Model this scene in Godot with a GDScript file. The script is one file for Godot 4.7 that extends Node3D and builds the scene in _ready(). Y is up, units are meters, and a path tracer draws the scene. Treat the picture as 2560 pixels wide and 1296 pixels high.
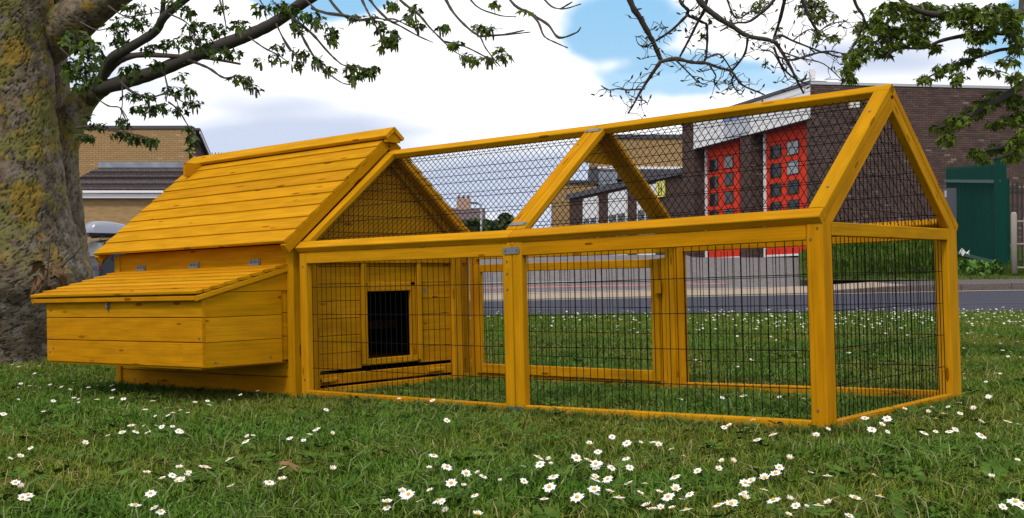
extends Node3D

# Camera of the place: eye 0.358 m above the lawn, looking along -Z with a slight upward pitch.
const EYE := Vector3(0, 0.3579, 0)
const FOCAL := 2950.5
const PITCH := 0.019655

var rng := RandomNumberGenerator.new()
var noise := FastNoiseLite.new()
var used := {}
var M := {}
var wood := []
var cam_basis := Basis()
var coop_n := Vector3(-0.02357, 0.99972, -0.00353)
var coop_o := Vector3(-0.7104, -0.0308, -3.9845)


# ---------------------------------------------------------------- helpers
func numbered(n: String) -> String:
	if not used.has(n):
		used[n] = 0
		return n
	used[n] += 1
	return "%s_%03d" % [n, used[n]]


func tag(o: Node, label := "", category := "", group := "", kind := "") -> void:
	if label: o.set_meta("label", label)
	if category: o.set_meta("category", category)
	if group: o.set_meta("group", group)
	if kind: o.set_meta("kind", kind)


func thing(n: String, label: String, category: String, group := "") -> Node3D:
	var o := Node3D.new()
	o.name = numbered(n)
	add_child(o)
	tag(o, label, category, group)
	return o


func holder(n: String, parent: Node) -> Node3D:
	var o := Node3D.new()
	o.name = n
	parent.add_child(o, true)
	return o


func mesh_node(n: String, mesh: Mesh, mat: Material, parent: Node, xf := Transform3D()) -> MeshInstance3D:
	var o := MeshInstance3D.new()
	o.mesh = mesh
	o.material_override = mat
	o.transform = xf
	if parent == self:
		o.name = numbered(n)
		add_child(o)
	else:
		o.name = n
		parent.add_child(o, true)
	return o


func new_st(flat := true) -> SurfaceTool:
	var st := SurfaceTool.new()
	st.begin(Mesh.PRIMITIVE_TRIANGLES)
	if flat: st.set_smooth_group(-1)
	return st


func done(st: SurfaceTool) -> ArrayMesh:
	st.generate_normals()
	return st.commit()


# a, b, c, d counter-clockwise as seen from outside
func tri(st: SurfaceTool, a: Vector3, b: Vector3, c: Vector3) -> void:
	st.add_vertex(a); st.add_vertex(c); st.add_vertex(b)


func quad(st: SurfaceTool, a: Vector3, b: Vector3, c: Vector3, d: Vector3) -> void:
	tri(st, a, b, c); tri(st, a, c, d)


func box_into(st: SurfaceTool, xf: Transform3D, s: Vector3) -> void:
	var h := s * 0.5
	var p := []
	for i in 8:
		p.append(xf * Vector3(h.x if i & 1 else -h.x, h.y if i & 2 else -h.y, h.z if i & 4 else -h.z))
	quad(st, p[4], p[5], p[7], p[6]); quad(st, p[1], p[0], p[2], p[3])
	quad(st, p[5], p[1], p[3], p[7]); quad(st, p[0], p[4], p[6], p[2])
	quad(st, p[6], p[7], p[3], p[2]); quad(st, p[0], p[1], p[5], p[4])


# box between two corners of an axis-aligned block
func block(st: SurfaceTool, lo: Vector3, hi: Vector3) -> void:
	box_into(st, Transform3D(Basis(), (lo + hi) * 0.5), (hi - lo).abs())


func block_node(n: String, lo: Vector3, hi: Vector3, mat: Material, parent: Node) -> MeshInstance3D:
	var st := new_st()
	block(st, lo, hi)
	return mesh_node(n, done(st), mat, parent)


func bar_into(st: SurfaceTool, a: Vector3, b: Vector3, w: float, t: float, side := Vector3.UP) -> void:
	var l := (b - a)
	var x := l.normalized()
	var z := x.cross(side)
	if z.length() < 0.01: z = x.cross(Vector3(0.3, 0.1, 1))
	z = z.normalized()
	var y := z.cross(x)
	box_into(st, Transform3D(Basis(x, y, z), (a + b) * 0.5), Vector3(l.length(), w, t))


func tube_into(st: SurfaceTool, pts: Array, radii: Array, sides := 6, cap := true) -> void:
	var rings := []
	var ref := Vector3(0.31, 0.17, 0.93)
	for i in pts.size():
		var d: Vector3 = (pts[min(i + 1, pts.size() - 1)] - pts[max(i - 1, 0)])
		d = d.normalized()
		var x := d.cross(ref).normalized()
		var y := x.cross(d)
		var ring := []
		for k in sides:
			var a := TAU * k / sides
			ring.append(pts[i] + (x * cos(a) + y * sin(a)) * radii[i])
		rings.append(ring)
	for i in pts.size() - 1:
		for k in sides:
			var k2 := (k + 1) % sides
			quad(st, rings[i][k2], rings[i][k], rings[i + 1][k], rings[i + 1][k2])
	if cap:
		for k in range(1, sides - 1):
			tri(st, rings[0][0], rings[0][k], rings[0][k + 1])
			var e: Array = rings[-1]
			tri(st, e[0], e[k + 1], e[k])


func prism_into(st: SurfaceTool, poly: Array, off: Vector3) -> void:   # poly: coplanar points, extruded by off
	var n := poly.size()
	var idx := []
	var c := Vector3.ZERO
	for p in poly: c += p
	c /= n
	var nrm := Vector3.ZERO
	for i in n: nrm += (poly[i] - c).cross(poly[(i + 1) % n] - c)
	var flip := nrm.dot(off) > 0
	for i in n:
		var a: Vector3 = poly[i]
		var b: Vector3 = poly[(i + 1) % n]
		if flip:
			tri(st, c, b, a); tri(st, c + off, a + off, b + off); quad(st, a, b, b + off, a + off)
		else:
			tri(st, c, a, b); tri(st, c + off, b + off, a + off); quad(st, b, a, a + off, b + off)


func lin(r: float, g: float, b: float) -> Color:
	return Color(r, g, b).linear_to_srgb()


func plain(c: Color, rough := 0.8, metal := 0.0) -> StandardMaterial3D:
	var m := StandardMaterial3D.new()
	m.albedo_color = c
	m.roughness = rough
	m.metallic = metal
	return m


func vcol(rough := 0.9) -> StandardMaterial3D:
	var m := StandardMaterial3D.new()
	m.vertex_color_use_as_albedo = true
	m.roughness = rough
	return m


# a point seen in direction of photo position (u, v), at distance d along the view axis
func spot(u: float, v: float, d: float) -> Vector3:
	return EYE + cam_basis * Vector3((u - 1280.0) / FOCAL, -(v - 648.0) / FOCAL, -1.0) * d


func smooth(a: float, b: float, v: float) -> float:
	v = clampf((v - a) / (b - a), 0, 1)
	return v * v * (3 - 2 * v)


# height of the land at x, d metres in front of the eye
func land(x: float, d: float) -> float:
	var x13 := -0.02 + 0.007 * clampf(x, -12, 14)
	var x21 := 0.05 + 0.022 * clampf(x, -8, 10)
	if d < 13.5:
		var xc := clampf(x, -7, 7)
		var p := (coop_n.dot(coop_o) - coop_n.x * xc + coop_n.z * d) / coop_n.y
		return lerpf(p, x13, smooth(4.5, 11, d))
	if d < 21: return lerpf(x13, x21, (d - 13.5) / 7.5)
	if d < 24: return x21 + 0.08 * (d - 21) / 3
	return lerpf(x21 + 0.08, lerpf(1.27, 0.0, smooth(-2, -8, x)), clampf((d - 24) / 14.5, 0, 1))


func sheet(n: String, x0: float, x1: float, d0: float, d1: float, step: Vector2, up: float, mat: Material, rough_amp := 0.0, uvs := 1.0) -> MeshInstance3D:
	var nx := int(ceil((x1 - x0) / step.x))
	var nd := int(ceil((d1 - d0) / step.y))
	var st := new_st(false)
	for j in nd + 1:
		for i in nx + 1:
			var x := lerpf(x0, x1, float(i) / nx)
			var d := lerpf(d0, d1, float(j) / nd)
			var h := land(x, d) + up
			if rough_amp > 0: h += noise.get_noise_2d(x * 60, d * 60) * rough_amp
			st.set_uv(Vector2(x, d) * uvs)
			st.add_vertex(Vector3(x, h, -d))
	for j in nd:
		for i in nx:
			var a := j * (nx + 1) + i
			var b := a + 1
			var c := a + nx + 1
			st.add_index(a); st.add_index(c); st.add_index(b)
			st.add_index(b); st.add_index(c); st.add_index(c + 1)
	var o := mesh_node(n, done(st), mat, self)
	o.set_meta("kind", "structure")
	return o


func scatter(n: String, mesh: Mesh, mat: Material, xfs: Array, cols: Array, parent: Node) -> MultiMeshInstance3D:
	var mm := MultiMesh.new()
	mm.transform_format = MultiMesh.TRANSFORM_3D
	mm.use_colors = true
	mm.mesh = mesh
	mm.instance_count = xfs.size()
	for i in xfs.size():
		mm.set_instance_transform(i, xfs[i])
		mm.set_instance_color(i, cols[i])
	var o := MultiMeshInstance3D.new()
	o.multimesh = mm
	o.material_override = mat
	if parent == self:
		o.name = numbered(n)
		add_child(o)
	else:
		o.name = n
		parent.add_child(o, true)
	o.set_meta("kind", "stuff")
	return o


# ---------------------------------------------------------------- sky, light, camera
func make_sky() -> void:
	var cam := Camera3D.new()
	cam.name = "camera"
	cam.fov = 24.774
	cam.near = 0.05
	cam.far = 900.0
	cam_basis = Basis(Vector3.RIGHT, PITCH)
	cam.transform = Transform3D(cam_basis, EYE)
	add_child(cam)
	cam.current = true

	var w := 2048
	var h := 1024
	var im := Image.create(w, h, false, Image.FORMAT_RGBF)
	var big := FastNoiseLite.new()
	big.seed = 11
	big.noise_type = FastNoiseLite.TYPE_SIMPLEX_SMOOTH
	big.frequency = 1.6
	big.fractal_type = FastNoiseLite.FRACTAL_FBM
	big.fractal_octaves = 6
	big.fractal_gain = 0.52
	var soft := FastNoiseLite.new()
	soft.seed = 29
	soft.frequency = 1.3
	soft.fractal_octaves = 4
	# gaps of clear sky between the clouds: azimuth, elevation, half widths (degrees), strength
	var gaps := [[5.2, 12.4, 3.4, 1.8, 0.85], [9.3, 10.1, 4.2, 1.3, 0.85], [12.2, 9.3, 2.6, 1.7, 0.6], [-1.7, 9.9, 0.42, 0.62, 0.75], [-9.4, 13.6, 3.4, 1.1, 0.85],
		[24.0, 11.5, 2.2, 2.4, 0.7], [-33, 24, 9, 5, 0.7], [41, 25, 11, 6, 0.7], [3, 33, 12, 5, 0.6], [-75, 22, 11, 7, 0.7], [88, 24, 11, 7, 0.7], [132, 22, 12, 6, 0.7], [-128, 24, 13, 7, 0.7], [178, 27, 12, 8, 0.7], [70, 52, 18, 9, 0.6], [-100, 56, 20, 9, 0.6]]
	# grey undersides: azimuth, elevation, half widths, strength
	var greys := [[-12.0, 6.3, 5.0, 1.4, 0.5], [-3.0, 4.6, 6.0, 1.6, 0.5], [16.5, 10.3, 4.0, 1.0, 0.35], [-22.0, 10.0, 5, 1.5, 0.4], [35, 7, 8, 2, 0.6], [-50, 8, 10, 2, 0.6], [80, 7, 12, 2, 0.6], [-110, 7, 12, 2, 0.6], [150, 8, 12, 2, 0.6]]
	var half := h / 2 + 2
	for y in half:
		var el := (0.5 - (y + 0.5) / h) * PI
		var se := sin(el)
		var ce := cos(el)
		for x in w:
			var az := (x + 0.5) / w * TAU
			if az > PI: az -= TAU
			var dir := Vector3(sin(az) * ce, se * 2.2, -cos(az) * ce)
			var n1 := big.get_noise_3dv(dir * 2.2)
			var gap := 0.0
			var azd := rad_to_deg(az)
			var eld := rad_to_deg(el)
			for g in gaps:
				var dx: float = wrapf(azd - g[0], -180, 180) / g[2]
				var dy: float = (eld - g[1]) / g[3]
				var q := dx * dx + dy * dy
				if q < 6.0: gap = maxf(gap, g[4] * exp(-q * 0.75))
			var cover := smoothstep(-0.13, 0.10, 0.36 - gap + n1 * 0.75)
			var s := soft.get_noise_3dv(dir * Vector3(1.6, 3.4, 1.6))
			var grey := 0.0
			for g in greys:
				var dx: float = wrapf(azd - g[0], -180, 180) / g[2]
				var dy: float = (eld - g[1]) / g[3]
				var q := dx * dx + dy * dy
				if q < 6.0: grey += g[4] * exp(-q)
			var shade := smoothstep(-0.30, 0.32, s + 0.2 * n1 - grey + (eld - 5.4) * 0.075)
			var cloud := Color(0.62, 0.70, 0.88).lerp(Color(1.25, 1.25, 1.26), shade)
			var clear := Color(0.31, 0.62, 0.92).lerp(Color(0.62, 0.80, 0.96), clampf(1.0 - eld / 14.0, 0, 1))
			if eld > 16: clear = clear.lerp(Color(0.12, 0.30, 0.66), clampf((eld - 16) / 50.0, 0, 1))
			im.set_pixel(x, y, clear.lerp(cloud, cover))
	im.fill_rect(Rect2i(0, half, w, h - half), Color(0.16, 0.17, 0.13))
	var mat := PanoramaSkyMaterial.new()
	mat.panorama = ImageTexture.create_from_image(im)
	var sky := Sky.new()
	sky.sky_material = mat
	var env := Environment.new()
	env.background_mode = Environment.BG_SKY
	env.sky = sky
	env.tonemap_mode = Environment.TONE_MAPPER_LINEAR
	env.tonemap_exposure = 1.0
	env.sdfgi_enabled = true
	env.ssao_enabled = true
	env.ssil_enabled = true
	var we := WorldEnvironment.new()
	we.name = "environment"
	we.environment = env
	add_child(we)

	var sun := DirectionalLight3D.new()
	sun.name = "sun"
	sun.light_energy = 0.62
	sun.light_color = Color(1.0, 0.96, 0.9)
	sun.light_angular_distance = 10.0
	sun.shadow_enabled = true
	add_child(sun)
	sun.look_at_from_position(Vector3(-1.8, 6.0, 4.6), Vector3.ZERO)


# ---------------------------------------------------------------- materials
func wood_image(seed_no: int) -> ImageTexture:
	var w := 1024
	var h := 256
	var im := Image.create(w, h, false, Image.FORMAT_RGB8)
	var g := FastNoiseLite.new()
	g.seed = seed_no
	g.frequency = 0.02
	g.fractal_octaves = 4
	var knots := []
	var r := RandomNumberGenerator.new()
	r.seed = seed_no
	for i in 17: knots.append([r.randf() * w, r.randf() * h, r.randf_range(2.2, 4.6), r.randf_range(0.4, 1.0)])
	for y in h:
		for x in w:
			var bend := 0.0
			var dark := 0.0
			for k in knots:
				var dx: float = (x - k[0]) / 2.0
				var dy: float = y - k[1]
				if absf(dx) < 40 and absf(dy) < 40:
					var dd := sqrt(dx * dx + dy * dy)
					bend += signf(dy) * 7.0 * exp(-dd * dd / 180.0)
					dark = maxf(dark, smoothstep(k[2] + 1.5, k[2] - 1.0, dd) * k[3] * (0.75 if dd > k[2] * 0.6 else 0.5))
			var grain := g.get_noise_2d(x * 0.22, (y + bend) * 9.0)
			var wide := g.get_noise_2d(x * 0.5 + 900, y * 1.6)
			var f := 0.92 + 0.09 * grain + 0.09 * wide
			var c := Color(clampf(f, 0, 1), clampf(f * 0.98 - 0.02 * grain, 0, 1), clampf(f, 0, 1))
			c = c.lerp(Color(0.36, 0.22, 0.12), dark)
			im.set_pixel(x, y, c)
	return ImageTexture.create_from_image(im)


func speckle(c1: Color, c2: Color, freq: float, seed_no: int, size := 512) -> NoiseTexture2D:
	var t := NoiseTexture2D.new()
	t.width = size
	t.height = size
	t.seamless = true
	var n := FastNoiseLite.new()
	n.seed = seed_no
	n.frequency = freq
	n.fractal_octaves = 5
	t.noise = n
	var gr := Gradient.new()
	gr.offsets = PackedFloat32Array([0.25, 0.75])
	gr.colors = PackedColorArray([c1, c2])
	t.color_ramp = gr
	return t


func textured(tex: Texture2D, scale: float, rough := 0.9, tri_world := true) -> StandardMaterial3D:
	var m := StandardMaterial3D.new()
	m.albedo_texture = tex
	m.roughness = rough
	m.metallic_specular = 0.12
	m.uv1_triplanar = true
	m.uv1_world_triplanar = tri_world
	m.uv1_scale = Vector3.ONE * scale
	return m


func brick_texture(base: Color, spread: float, mortar: Color, seed_no: int) -> ImageTexture:
	# four bricks across 0.9 m, eight courses in 0.6 m, for walls too oblique to tell bricks apart
	var im := Image.create(256, 256, false, Image.FORMAT_RGB8)
	var r := RandomNumberGenerator.new()
	r.seed = seed_no
	var tone := []
	for i in 64: tone.append(1.0 + r.randf_range(-spread, spread))
	for y in 256:
		var row := y / 32
		for x in 256:
			var xs := (x + (32 if row % 2 else 0)) % 256
			var f: float = tone[row * 8 + xs / 64]
			var joint := (y % 32) < 4 or (xs % 64) < 3
			var c := mortar if joint else Color(base.r * f, base.g * f, base.b * f)
			im.set_pixel(x, y, c.linear_to_srgb())
	return ImageTexture.create_from_image(im)


func make_materials() -> void:
	var tones := [Color(0.545, 0.262, 0.004), Color(0.495, 0.230, 0.004), Color(0.59, 0.290, 0.006), Color(0.535, 0.240, 0.003), Color(0.565, 0.272, 0.005), Color(0.51, 0.250, 0.003)]
	for i in 6:
		var m := StandardMaterial3D.new()
		m.albedo_texture = wood_image(40 + i) if i < 2 else wood[i - 2].albedo_texture
		m.albedo_color = tones[i].linear_to_srgb()
		m.roughness = 0.75
		m.metallic_specular = 0.12
		wood.append(m)
	M.wire = plain(lin(0.008, 0.009, 0.010), 0.9)
	M.wire.metallic_specular = 0.15
	M.metal = plain(lin(0.17, 0.175, 0.18), 0.6, 0.3)
	M.screw = plain(lin(0.16, 0.11, 0.06), 0.5, 0.3)
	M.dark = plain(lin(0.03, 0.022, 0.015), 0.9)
	M.leafy = vcol(0.8)
	M.leafy.metallic_specular = 0.2
	M.leafy.backlight_enabled = true
	M.leafy.backlight = Color(0.42, 0.5, 0.12)
	M.grass = vcol(0.85)
	M.grass.metallic_specular = 0.12
	M.grass.backlight_enabled = true
	M.grass.backlight = Color(0.3, 0.36, 0.12)
	M.bark = vcol(0.95)
	M.brick = vcol(0.92)
	M.soil = textured(speckle(lin(0.035, 0.05, 0.014), lin(0.085, 0.105, 0.03), 0.02, 3), 1.6)
	M.asphalt = textured(speckle(lin(0.042, 0.042, 0.058), lin(0.068, 0.067, 0.088), 0.06, 5), 0.6, 0.85)
	M.forecourt = textured(speckle(lin(0.12, 0.108, 0.11), lin(0.18, 0.162, 0.165), 0.03, 7), 0.25, 0.9)
	M.pavement = textured(speckle(lin(0.085, 0.073, 0.075), lin(0.125, 0.11, 0.115), 0.05, 8), 0.5, 0.9)
	M.concrete = textured(speckle(lin(0.26, 0.20, 0.155), lin(0.37, 0.29, 0.23), 0.04, 9), 0.7, 0.9)
	M.kerb = textured(speckle(lin(0.10, 0.08, 0.075), lin(0.16, 0.13, 0.12), 0.05, 10), 0.9, 0.9)
	M.brown_tex = textured(brick_texture(Color(0.075, 0.046, 0.040), 0.22, Color(0.12, 0.095, 0.08), 4), 1.0, 0.92, false)
	M.brown_tex.uv1_scale = Vector3(1 / 0.9, 1 / 0.6, 1 / 0.9)
	M.yellow_tex = textured(brick_texture(Color(0.33, 0.215, 0.10), 0.10, Color(0.30, 0.21, 0.12), 6), 1.0, 0.92, false)
	M.yellow_tex.uv1_scale = Vector3(1 / 0.9, 1 / 0.6, 1 / 0.9)
	M.brown_mortar = plain(lin(0.055, 0.04, 0.034), 0.95)
	M.yellow_mortar = plain(lin(0.28, 0.19, 0.10), 0.95)
	M.white = plain(lin(0.72, 0.72, 0.74), 0.6)
	M.red = plain(lin(0.60, 0.045, 0.022), 0.7)
	M.red.metallic_specular = 0.15
	M.glass_dark = plain(lin(0.02, 0.022, 0.026), 0.12)
	M.glass_dark.metallic_specular = 0.25
	M.coping = plain(lin(0.06, 0.055, 0.07), 0.7)
	M.lead = textured(speckle(lin(0.19, 0.21, 0.25), lin(0.27, 0.30, 0.35), 0.01, 13), 0.2, 0.6)
	M.green = plain(lin(0.005, 0.043, 0.033), 0.7)
	M.green.metallic_specular = 0.15
	M.railing = plain(lin(0.012, 0.012, 0.012), 0.5)


# ---------------------------------------------------------------- ground
func make_ground() -> void:
	var o := sheet("ground", -90, 110, 24, 420, Vector2(8, 6), -0.03, M.forecourt)
	o = sheet("lawn", -10, 11, -6, 13.5, Vector2(0.3, 0.3), -0.018, M.soil, 0.006)
	o = sheet("road", -60, 70, 13.5, 21.0, Vector2(3, 0.8), -0.02, M.asphalt)
	o = sheet("grass_verge_ground", -60, -10, -6, 13.5, Vector2(5, 1.5), -0.014, M.soil)
	o = sheet("field_ground", 11, 70, -6, 13.5, Vector2(5, 1.5), -0.014, M.soil)
	o = sheet("forecourt", -60, 5.6, 24.0, 60, Vector2(2, 2), 0.0, M.forecourt)
	o = sheet("concrete_apron", -60, 5.2, 21.12, 24.0, Vector2(2, 0.7), 0.0, M.concrete)
	o = sheet("pavement", 7.2, 60, 21.15, 24.0, Vector2(2, 0.7), 0.085, M.pavement)
	# the slope where the dropped kerb rises to the pavement
	var st := new_st()
	var a := Vector3(5.2, land(5.2, 21.12), -21.12)
	var b := Vector3(7.2, land(7.2, 21.15) + 0.085, -21.15)
	var c := Vector3(7.2, land(7.2, 24) + 0.085, -24)
	var d := Vector3(5.2, land(5.2, 24), -24)
	quad(st, a, b, c, d)
	o = mesh_node("pavement_ramp", done(st), M.concrete, self)
	o.set_meta("kind", "structure")
	# painted lines and a tar seam
	sheet("painted_edge_line", -60, 70, 20.62, 20.74, Vector2(3, 0.1), -0.012, plain(lin(0.50, 0.46, 0.33), 0.8))
	sheet("tar_seam_line", 1.6, 70, 16.1, 16.16, Vector2(3, 0.1), -0.012, plain(lin(0.03, 0.03, 0.033), 0.7))
	sheet("pale_seam_line", -60, 1.6, 16.1, 16.15, Vector2(3, 0.1), -0.012, plain(lin(0.22, 0.22, 0.25), 0.8))
	sheet("red_painted_line", -40, 4.6, 25.2, 25.45, Vector2(3, 0.2), 0.006, plain(lin(0.42, 0.12, 0.10), 0.8))
	sheet("pale_edging_line", -60, 5.2, 23.8, 24.05, Vector2(3, 0.2), 0.008, plain(lin(0.36, 0.30, 0.25), 0.85))
	sheet("worn_patch", -8, 3.8, 26.6, 26.8, Vector2(2, 0.2), 0.006, plain(lin(0.27, 0.24, 0.22), 0.9))

	# kerb stones along the pavement
	var kerb := thing("kerb", "row of grey concrete kerb stones along the pavement by the green gate", "kerb")
	var x := 5.3
	while x < 14.0:
		var x2 := x + 0.9
		var s := new_st()
		var p := []
		for xx in [x + 0.006, x2 - 0.006]:
			var y: float = land(xx, 21.0)
			var ends := 0.025 + 0.08 * smooth(5.3, 7.2, xx) - 0.07 * smooth(10.2, 11.2, xx)
			p.append([Vector3(xx, y - 0.08, -21.0), Vector3(xx, y + ends - 0.012, -21.0), Vector3(xx, y + ends, -21.012), Vector3(xx, y + ends, -21.14), Vector3(xx, y - 0.08, -21.14)])
		for k in 5:
			var k2 := (k + 1) % 5
			quad(s, p[0][k2], p[0][k], p[1][k], p[1][k2])
		for k in range(1, 4):
			tri(s, p[0][0], p[0][k], p[0][k + 1]); tri(s, p[1][0], p[1][k + 1], p[1][k])
		mesh_node("kerb_stone", done(s), M.kerb, kerb)
		x = x2


func blade(st: SurfaceTool, root: Vector3, dirh: Vector3, hgt: float, lean: float, w: float, col: Color, side := Vector3.ZERO) -> void:
	var s := dirh.cross(Vector3.UP).normalized()
	if side != Vector3.ZERO: s = side
	var p1 := root + Vector3.UP * hgt * 0.6 + dirh * lean * 0.35
	var p2 := root + Vector3.UP * hgt * (1.0 - 0.25 * lean / maxf(hgt, 0.01)) + dirh * lean
	st.set_color(col * 0.92)
	var a := root - s * w * 0.5
	var b := root + s * w * 0.5
	var c := p1 + s * w * 0.42
	var d := p1 - s * w * 0.42
	tri(st, a, b, c); tri(st, a, c, d)
	st.set_color(col)
	tri(st, d, c, p2)


func tuft(seed_no: int, n: int, spread: float, h0: float, h1: float, w0: float, w1: float, straw: float) -> ArrayMesh:
	var r := RandomNumberGenerator.new()
	r.seed = seed_no
	var st := new_st()
	for i in n:
		var a := r.randf() * TAU
		var root := Vector3(cos(a), 0, sin(a)) * spread * sqrt(r.randf())
		root.y = -0.012
		var b := r.randf() * TAU
		var h := r.randf_range(h0, h1)
		var lean := h * r.randf_range(0.1, 1.1)
		var col := Color(0.095, 0.150, 0.020).lerp(Color(0.17, 0.215, 0.04), r.randf())
		if r.randf() < 0.25: col = Color(0.06, 0.125, 0.016)
		if r.randf() < straw:
			col = Color(0.30, 0.27, 0.13)
			lean = h * r.randf_range(0.8, 1.6)
		blade(st, root, Vector3(cos(b), 0, sin(b)), h, lean, r.randf_range(w0, w1), col)
	return done(st)


func in_house(p: Vector3) -> bool:
	var q := coop_basis().inverse() * (p - coop_o)
	return q.x > -1.14 and q.x < -0.02 and -q.z > 0.0 and -q.z < 0.87


func coop_basis() -> Basis:
	return Basis(Vector3(0.7613, 0.02023, 0.64809), coop_n, Vector3(-0.64798, -0.01259, 0.76156)).orthonormalized()


func make_grass() -> void:
	var kinds := []
	for k in 6: kinds.append(tuft(100 + k, 20, 0.036, 0.014, 0.040, 0.0020, 0.0036, 0.08))
	kinds.append(tuft(120, 7, 0.03, 0.04, 0.07, 0.0016, 0.0026, 0.25))
	var xfs := []
	var cols := []
	for k in 7:
		xfs.append([])
		cols.append([])
	var r := RandomNumberGenerator.new()
	r.seed = 5
	var zones := [[1.35, 3.2, 2300.0, 1.0], [3.2, 5.2, 1700.0, 1.05], [5.2, 8.0, 1000.0, 1.15], [8.0, 13.45, 620.0, 1.35]]
	for zn in zones:
		var d0: float = zn[0]
		var d1: float = zn[1]
		var wide := 0.47 * d1 + 0.5
		var count := int((d1 - d0) * 2 * wide * float(zn[2]))
		for i in count:
			var d := r.randf_range(d0, d1)
			var x := r.randf_range(-wide, wide)
			if absf(x) > 0.46 * d + 0.4: continue
			var p := Vector3(x, land(x, d), -d)
			if in_house(p): continue
			if Vector2(x + 2.86, d - 6.75).length() < 0.55: continue
			var patch := noise.get_noise_2d(x * 45, d * 45)
			var fine := noise.get_noise_2d(x * 170 + 500, d * 170)
			var k := r.randi() % 6
			if r.randf() < 0.085: k = 6
			var s: float = zn[3] * r.randf_range(0.75, 1.2) * (1.0 + 0.35 * patch)
			var b := Basis(Vector3.UP, r.randf() * TAU).scaled(Vector3(s, s * r.randf_range(0.75, 1.15), s))
			b = Basis(Vector3(r.randf_range(-1, 1), 0, r.randf_range(-1, 1)).normalized(), r.randf_range(0, 0.3)) * b
			xfs[k].append(Transform3D(b, p - Vector3(0, 0.007, 0)))
			var t := 0.92 + 0.3 * fine
			var warm := clampf(0.5 + 1.4 * patch + r.randf_range(-0.25, 0.25), 0, 1)
			cols[k].append(Color(lerpf(1.14, 0.66, warm) * t, lerpf(0.99, 0.92, warm) * t, lerpf(0.95, 0.8, warm) * t))
	# longer blades that the mower missed along the rails of the coop
	for i in 900:
		var f := r.randf()
		var q := K(f * 1.9, 0, -0.004 - r.randf() * 0.03) if i < 560 else K(1.9 + 0.004 + r.randf() * 0.03, 0, f * 0.87)
		if i > 780: q = K(-1.1 + f * 1.08, 0, -0.004 - r.randf() * 0.05)
		var p := coop_o + coop_basis() * q
		var s := r.randf_range(0.45, 0.95)
		xfs[6].append(Transform3D(Basis(Vector3.UP, r.randf() * TAU).scaled(Vector3(s, s, s)), Vector3(p.x, land(p.x, -p.z) - 0.006, p.z)))
		cols[6].append(Color(0.7, 0.9, 0.75) * r.randf_range(0.7, 1.1))
	# flat rosettes of broad leaves among the blades
	var ros := new_st()
	for i in 9:
		var a := TAU * i / 9.0 + 0.3 * sin(i * 4.0)
		var d := Vector3(cos(a), 0.28, sin(a))
		var sd := Vector3(-sin(a), 0, cos(a))
		var l := 0.024 * (0.8 + 0.3 * sin(i * 2.3))
		ros.set_color(Color(0.06, 0.12, 0.022).lerp(Color(0.10, 0.16, 0.03), 0.5 + 0.5 * sin(i * 5.7)))
		quad(ros, d * 0.003 - sd * 0.001, d * 0.003 + sd * 0.001, d * l * 0.75 + sd * 0.0055, d * l * 0.75 - sd * 0.0055)
		tri(ros, d * l * 0.75 - sd * 0.0055, d * l * 0.75 + sd * 0.0055, d * l + Vector3(0, -0.002, 0))
	var rx := []
	var rc := []
	for i in 3000:
		var d := r.randf_range(1.4, 7.0)
		var x := r.randf_range(-0.48, 0.48) * d
		if noise.get_noise_2d(x * 70 + 40, d * 70) < r.randf_range(-0.5, 0.3): continue
		var p := Vector3(x, land(x, d) + r.randf_range(0.0, 0.014), -d)
		if in_house(p): continue
		var s := r.randf_range(0.6, 1.3)
		rx.append(Transform3D(Basis(Vector3(r.randf_range(-1, 1), 0, r.randf_range(-1, 1)).normalized(), r.randf_range(0, 0.5)) * Basis(Vector3.UP, r.randf() * TAU).scaled(Vector3(s, s, s)), p))
		rc.append(Color(0.9, 0.95, 0.9) * r.randf_range(0.6, 1.1))
	var ro := scatter("lawn_rosettes", done(ros), M.grass, rx, rc, self)
	tag(ro, "flat rosettes of broad daisy leaves among the lawn's grass blades", "leaves", "", "stuff")
	for k in 7:
		var o := scatter("lawn_grass" if k < 6 else "long_grass_blades", kinds[k], M.grass, xfs[k], cols[k], self)
		tag(o, "short mown green grass covering the whole lawn round the coop" if k < 6 else "scattered longer straw tipped grass blades standing above the lawn", "grass", "lawn grass" if k < 6 else "", "stuff")


func daisy_mesh(open: float, n: int, rad: float) -> ArrayMesh:
	var st := new_st()
	for i in n:
		var a := TAU * i / n + 0.13 * sin(i * 5.1)
		var d := Vector3(cos(a), 0, sin(a))
		var s := Vector3(-sin(a), 0, cos(a))
		var l := rad * (0.9 + 0.14 * sin(i * 3.7))
		var w := rad * 0.145
		var up1 := Vector3.UP * rad * 0.35 * open
		var up2 := Vector3.UP * rad * (1.1 * open - 0.05) 
		var p0 := d * rad * 0.22
		var m := d * l * lerpf(0.62, 0.45, open) + up1
		var e := d * l * lerpf(1.0, 0.55, open) + up2
		quad(st, p0 - s * w * 0.5, p0 + s * w * 0.5, m + s * w, m - s * w)
		quad(st, m - s * w, m + s * w, e + s * w * 0.55, e - s * w * 0.55)
	return done(st)


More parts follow.
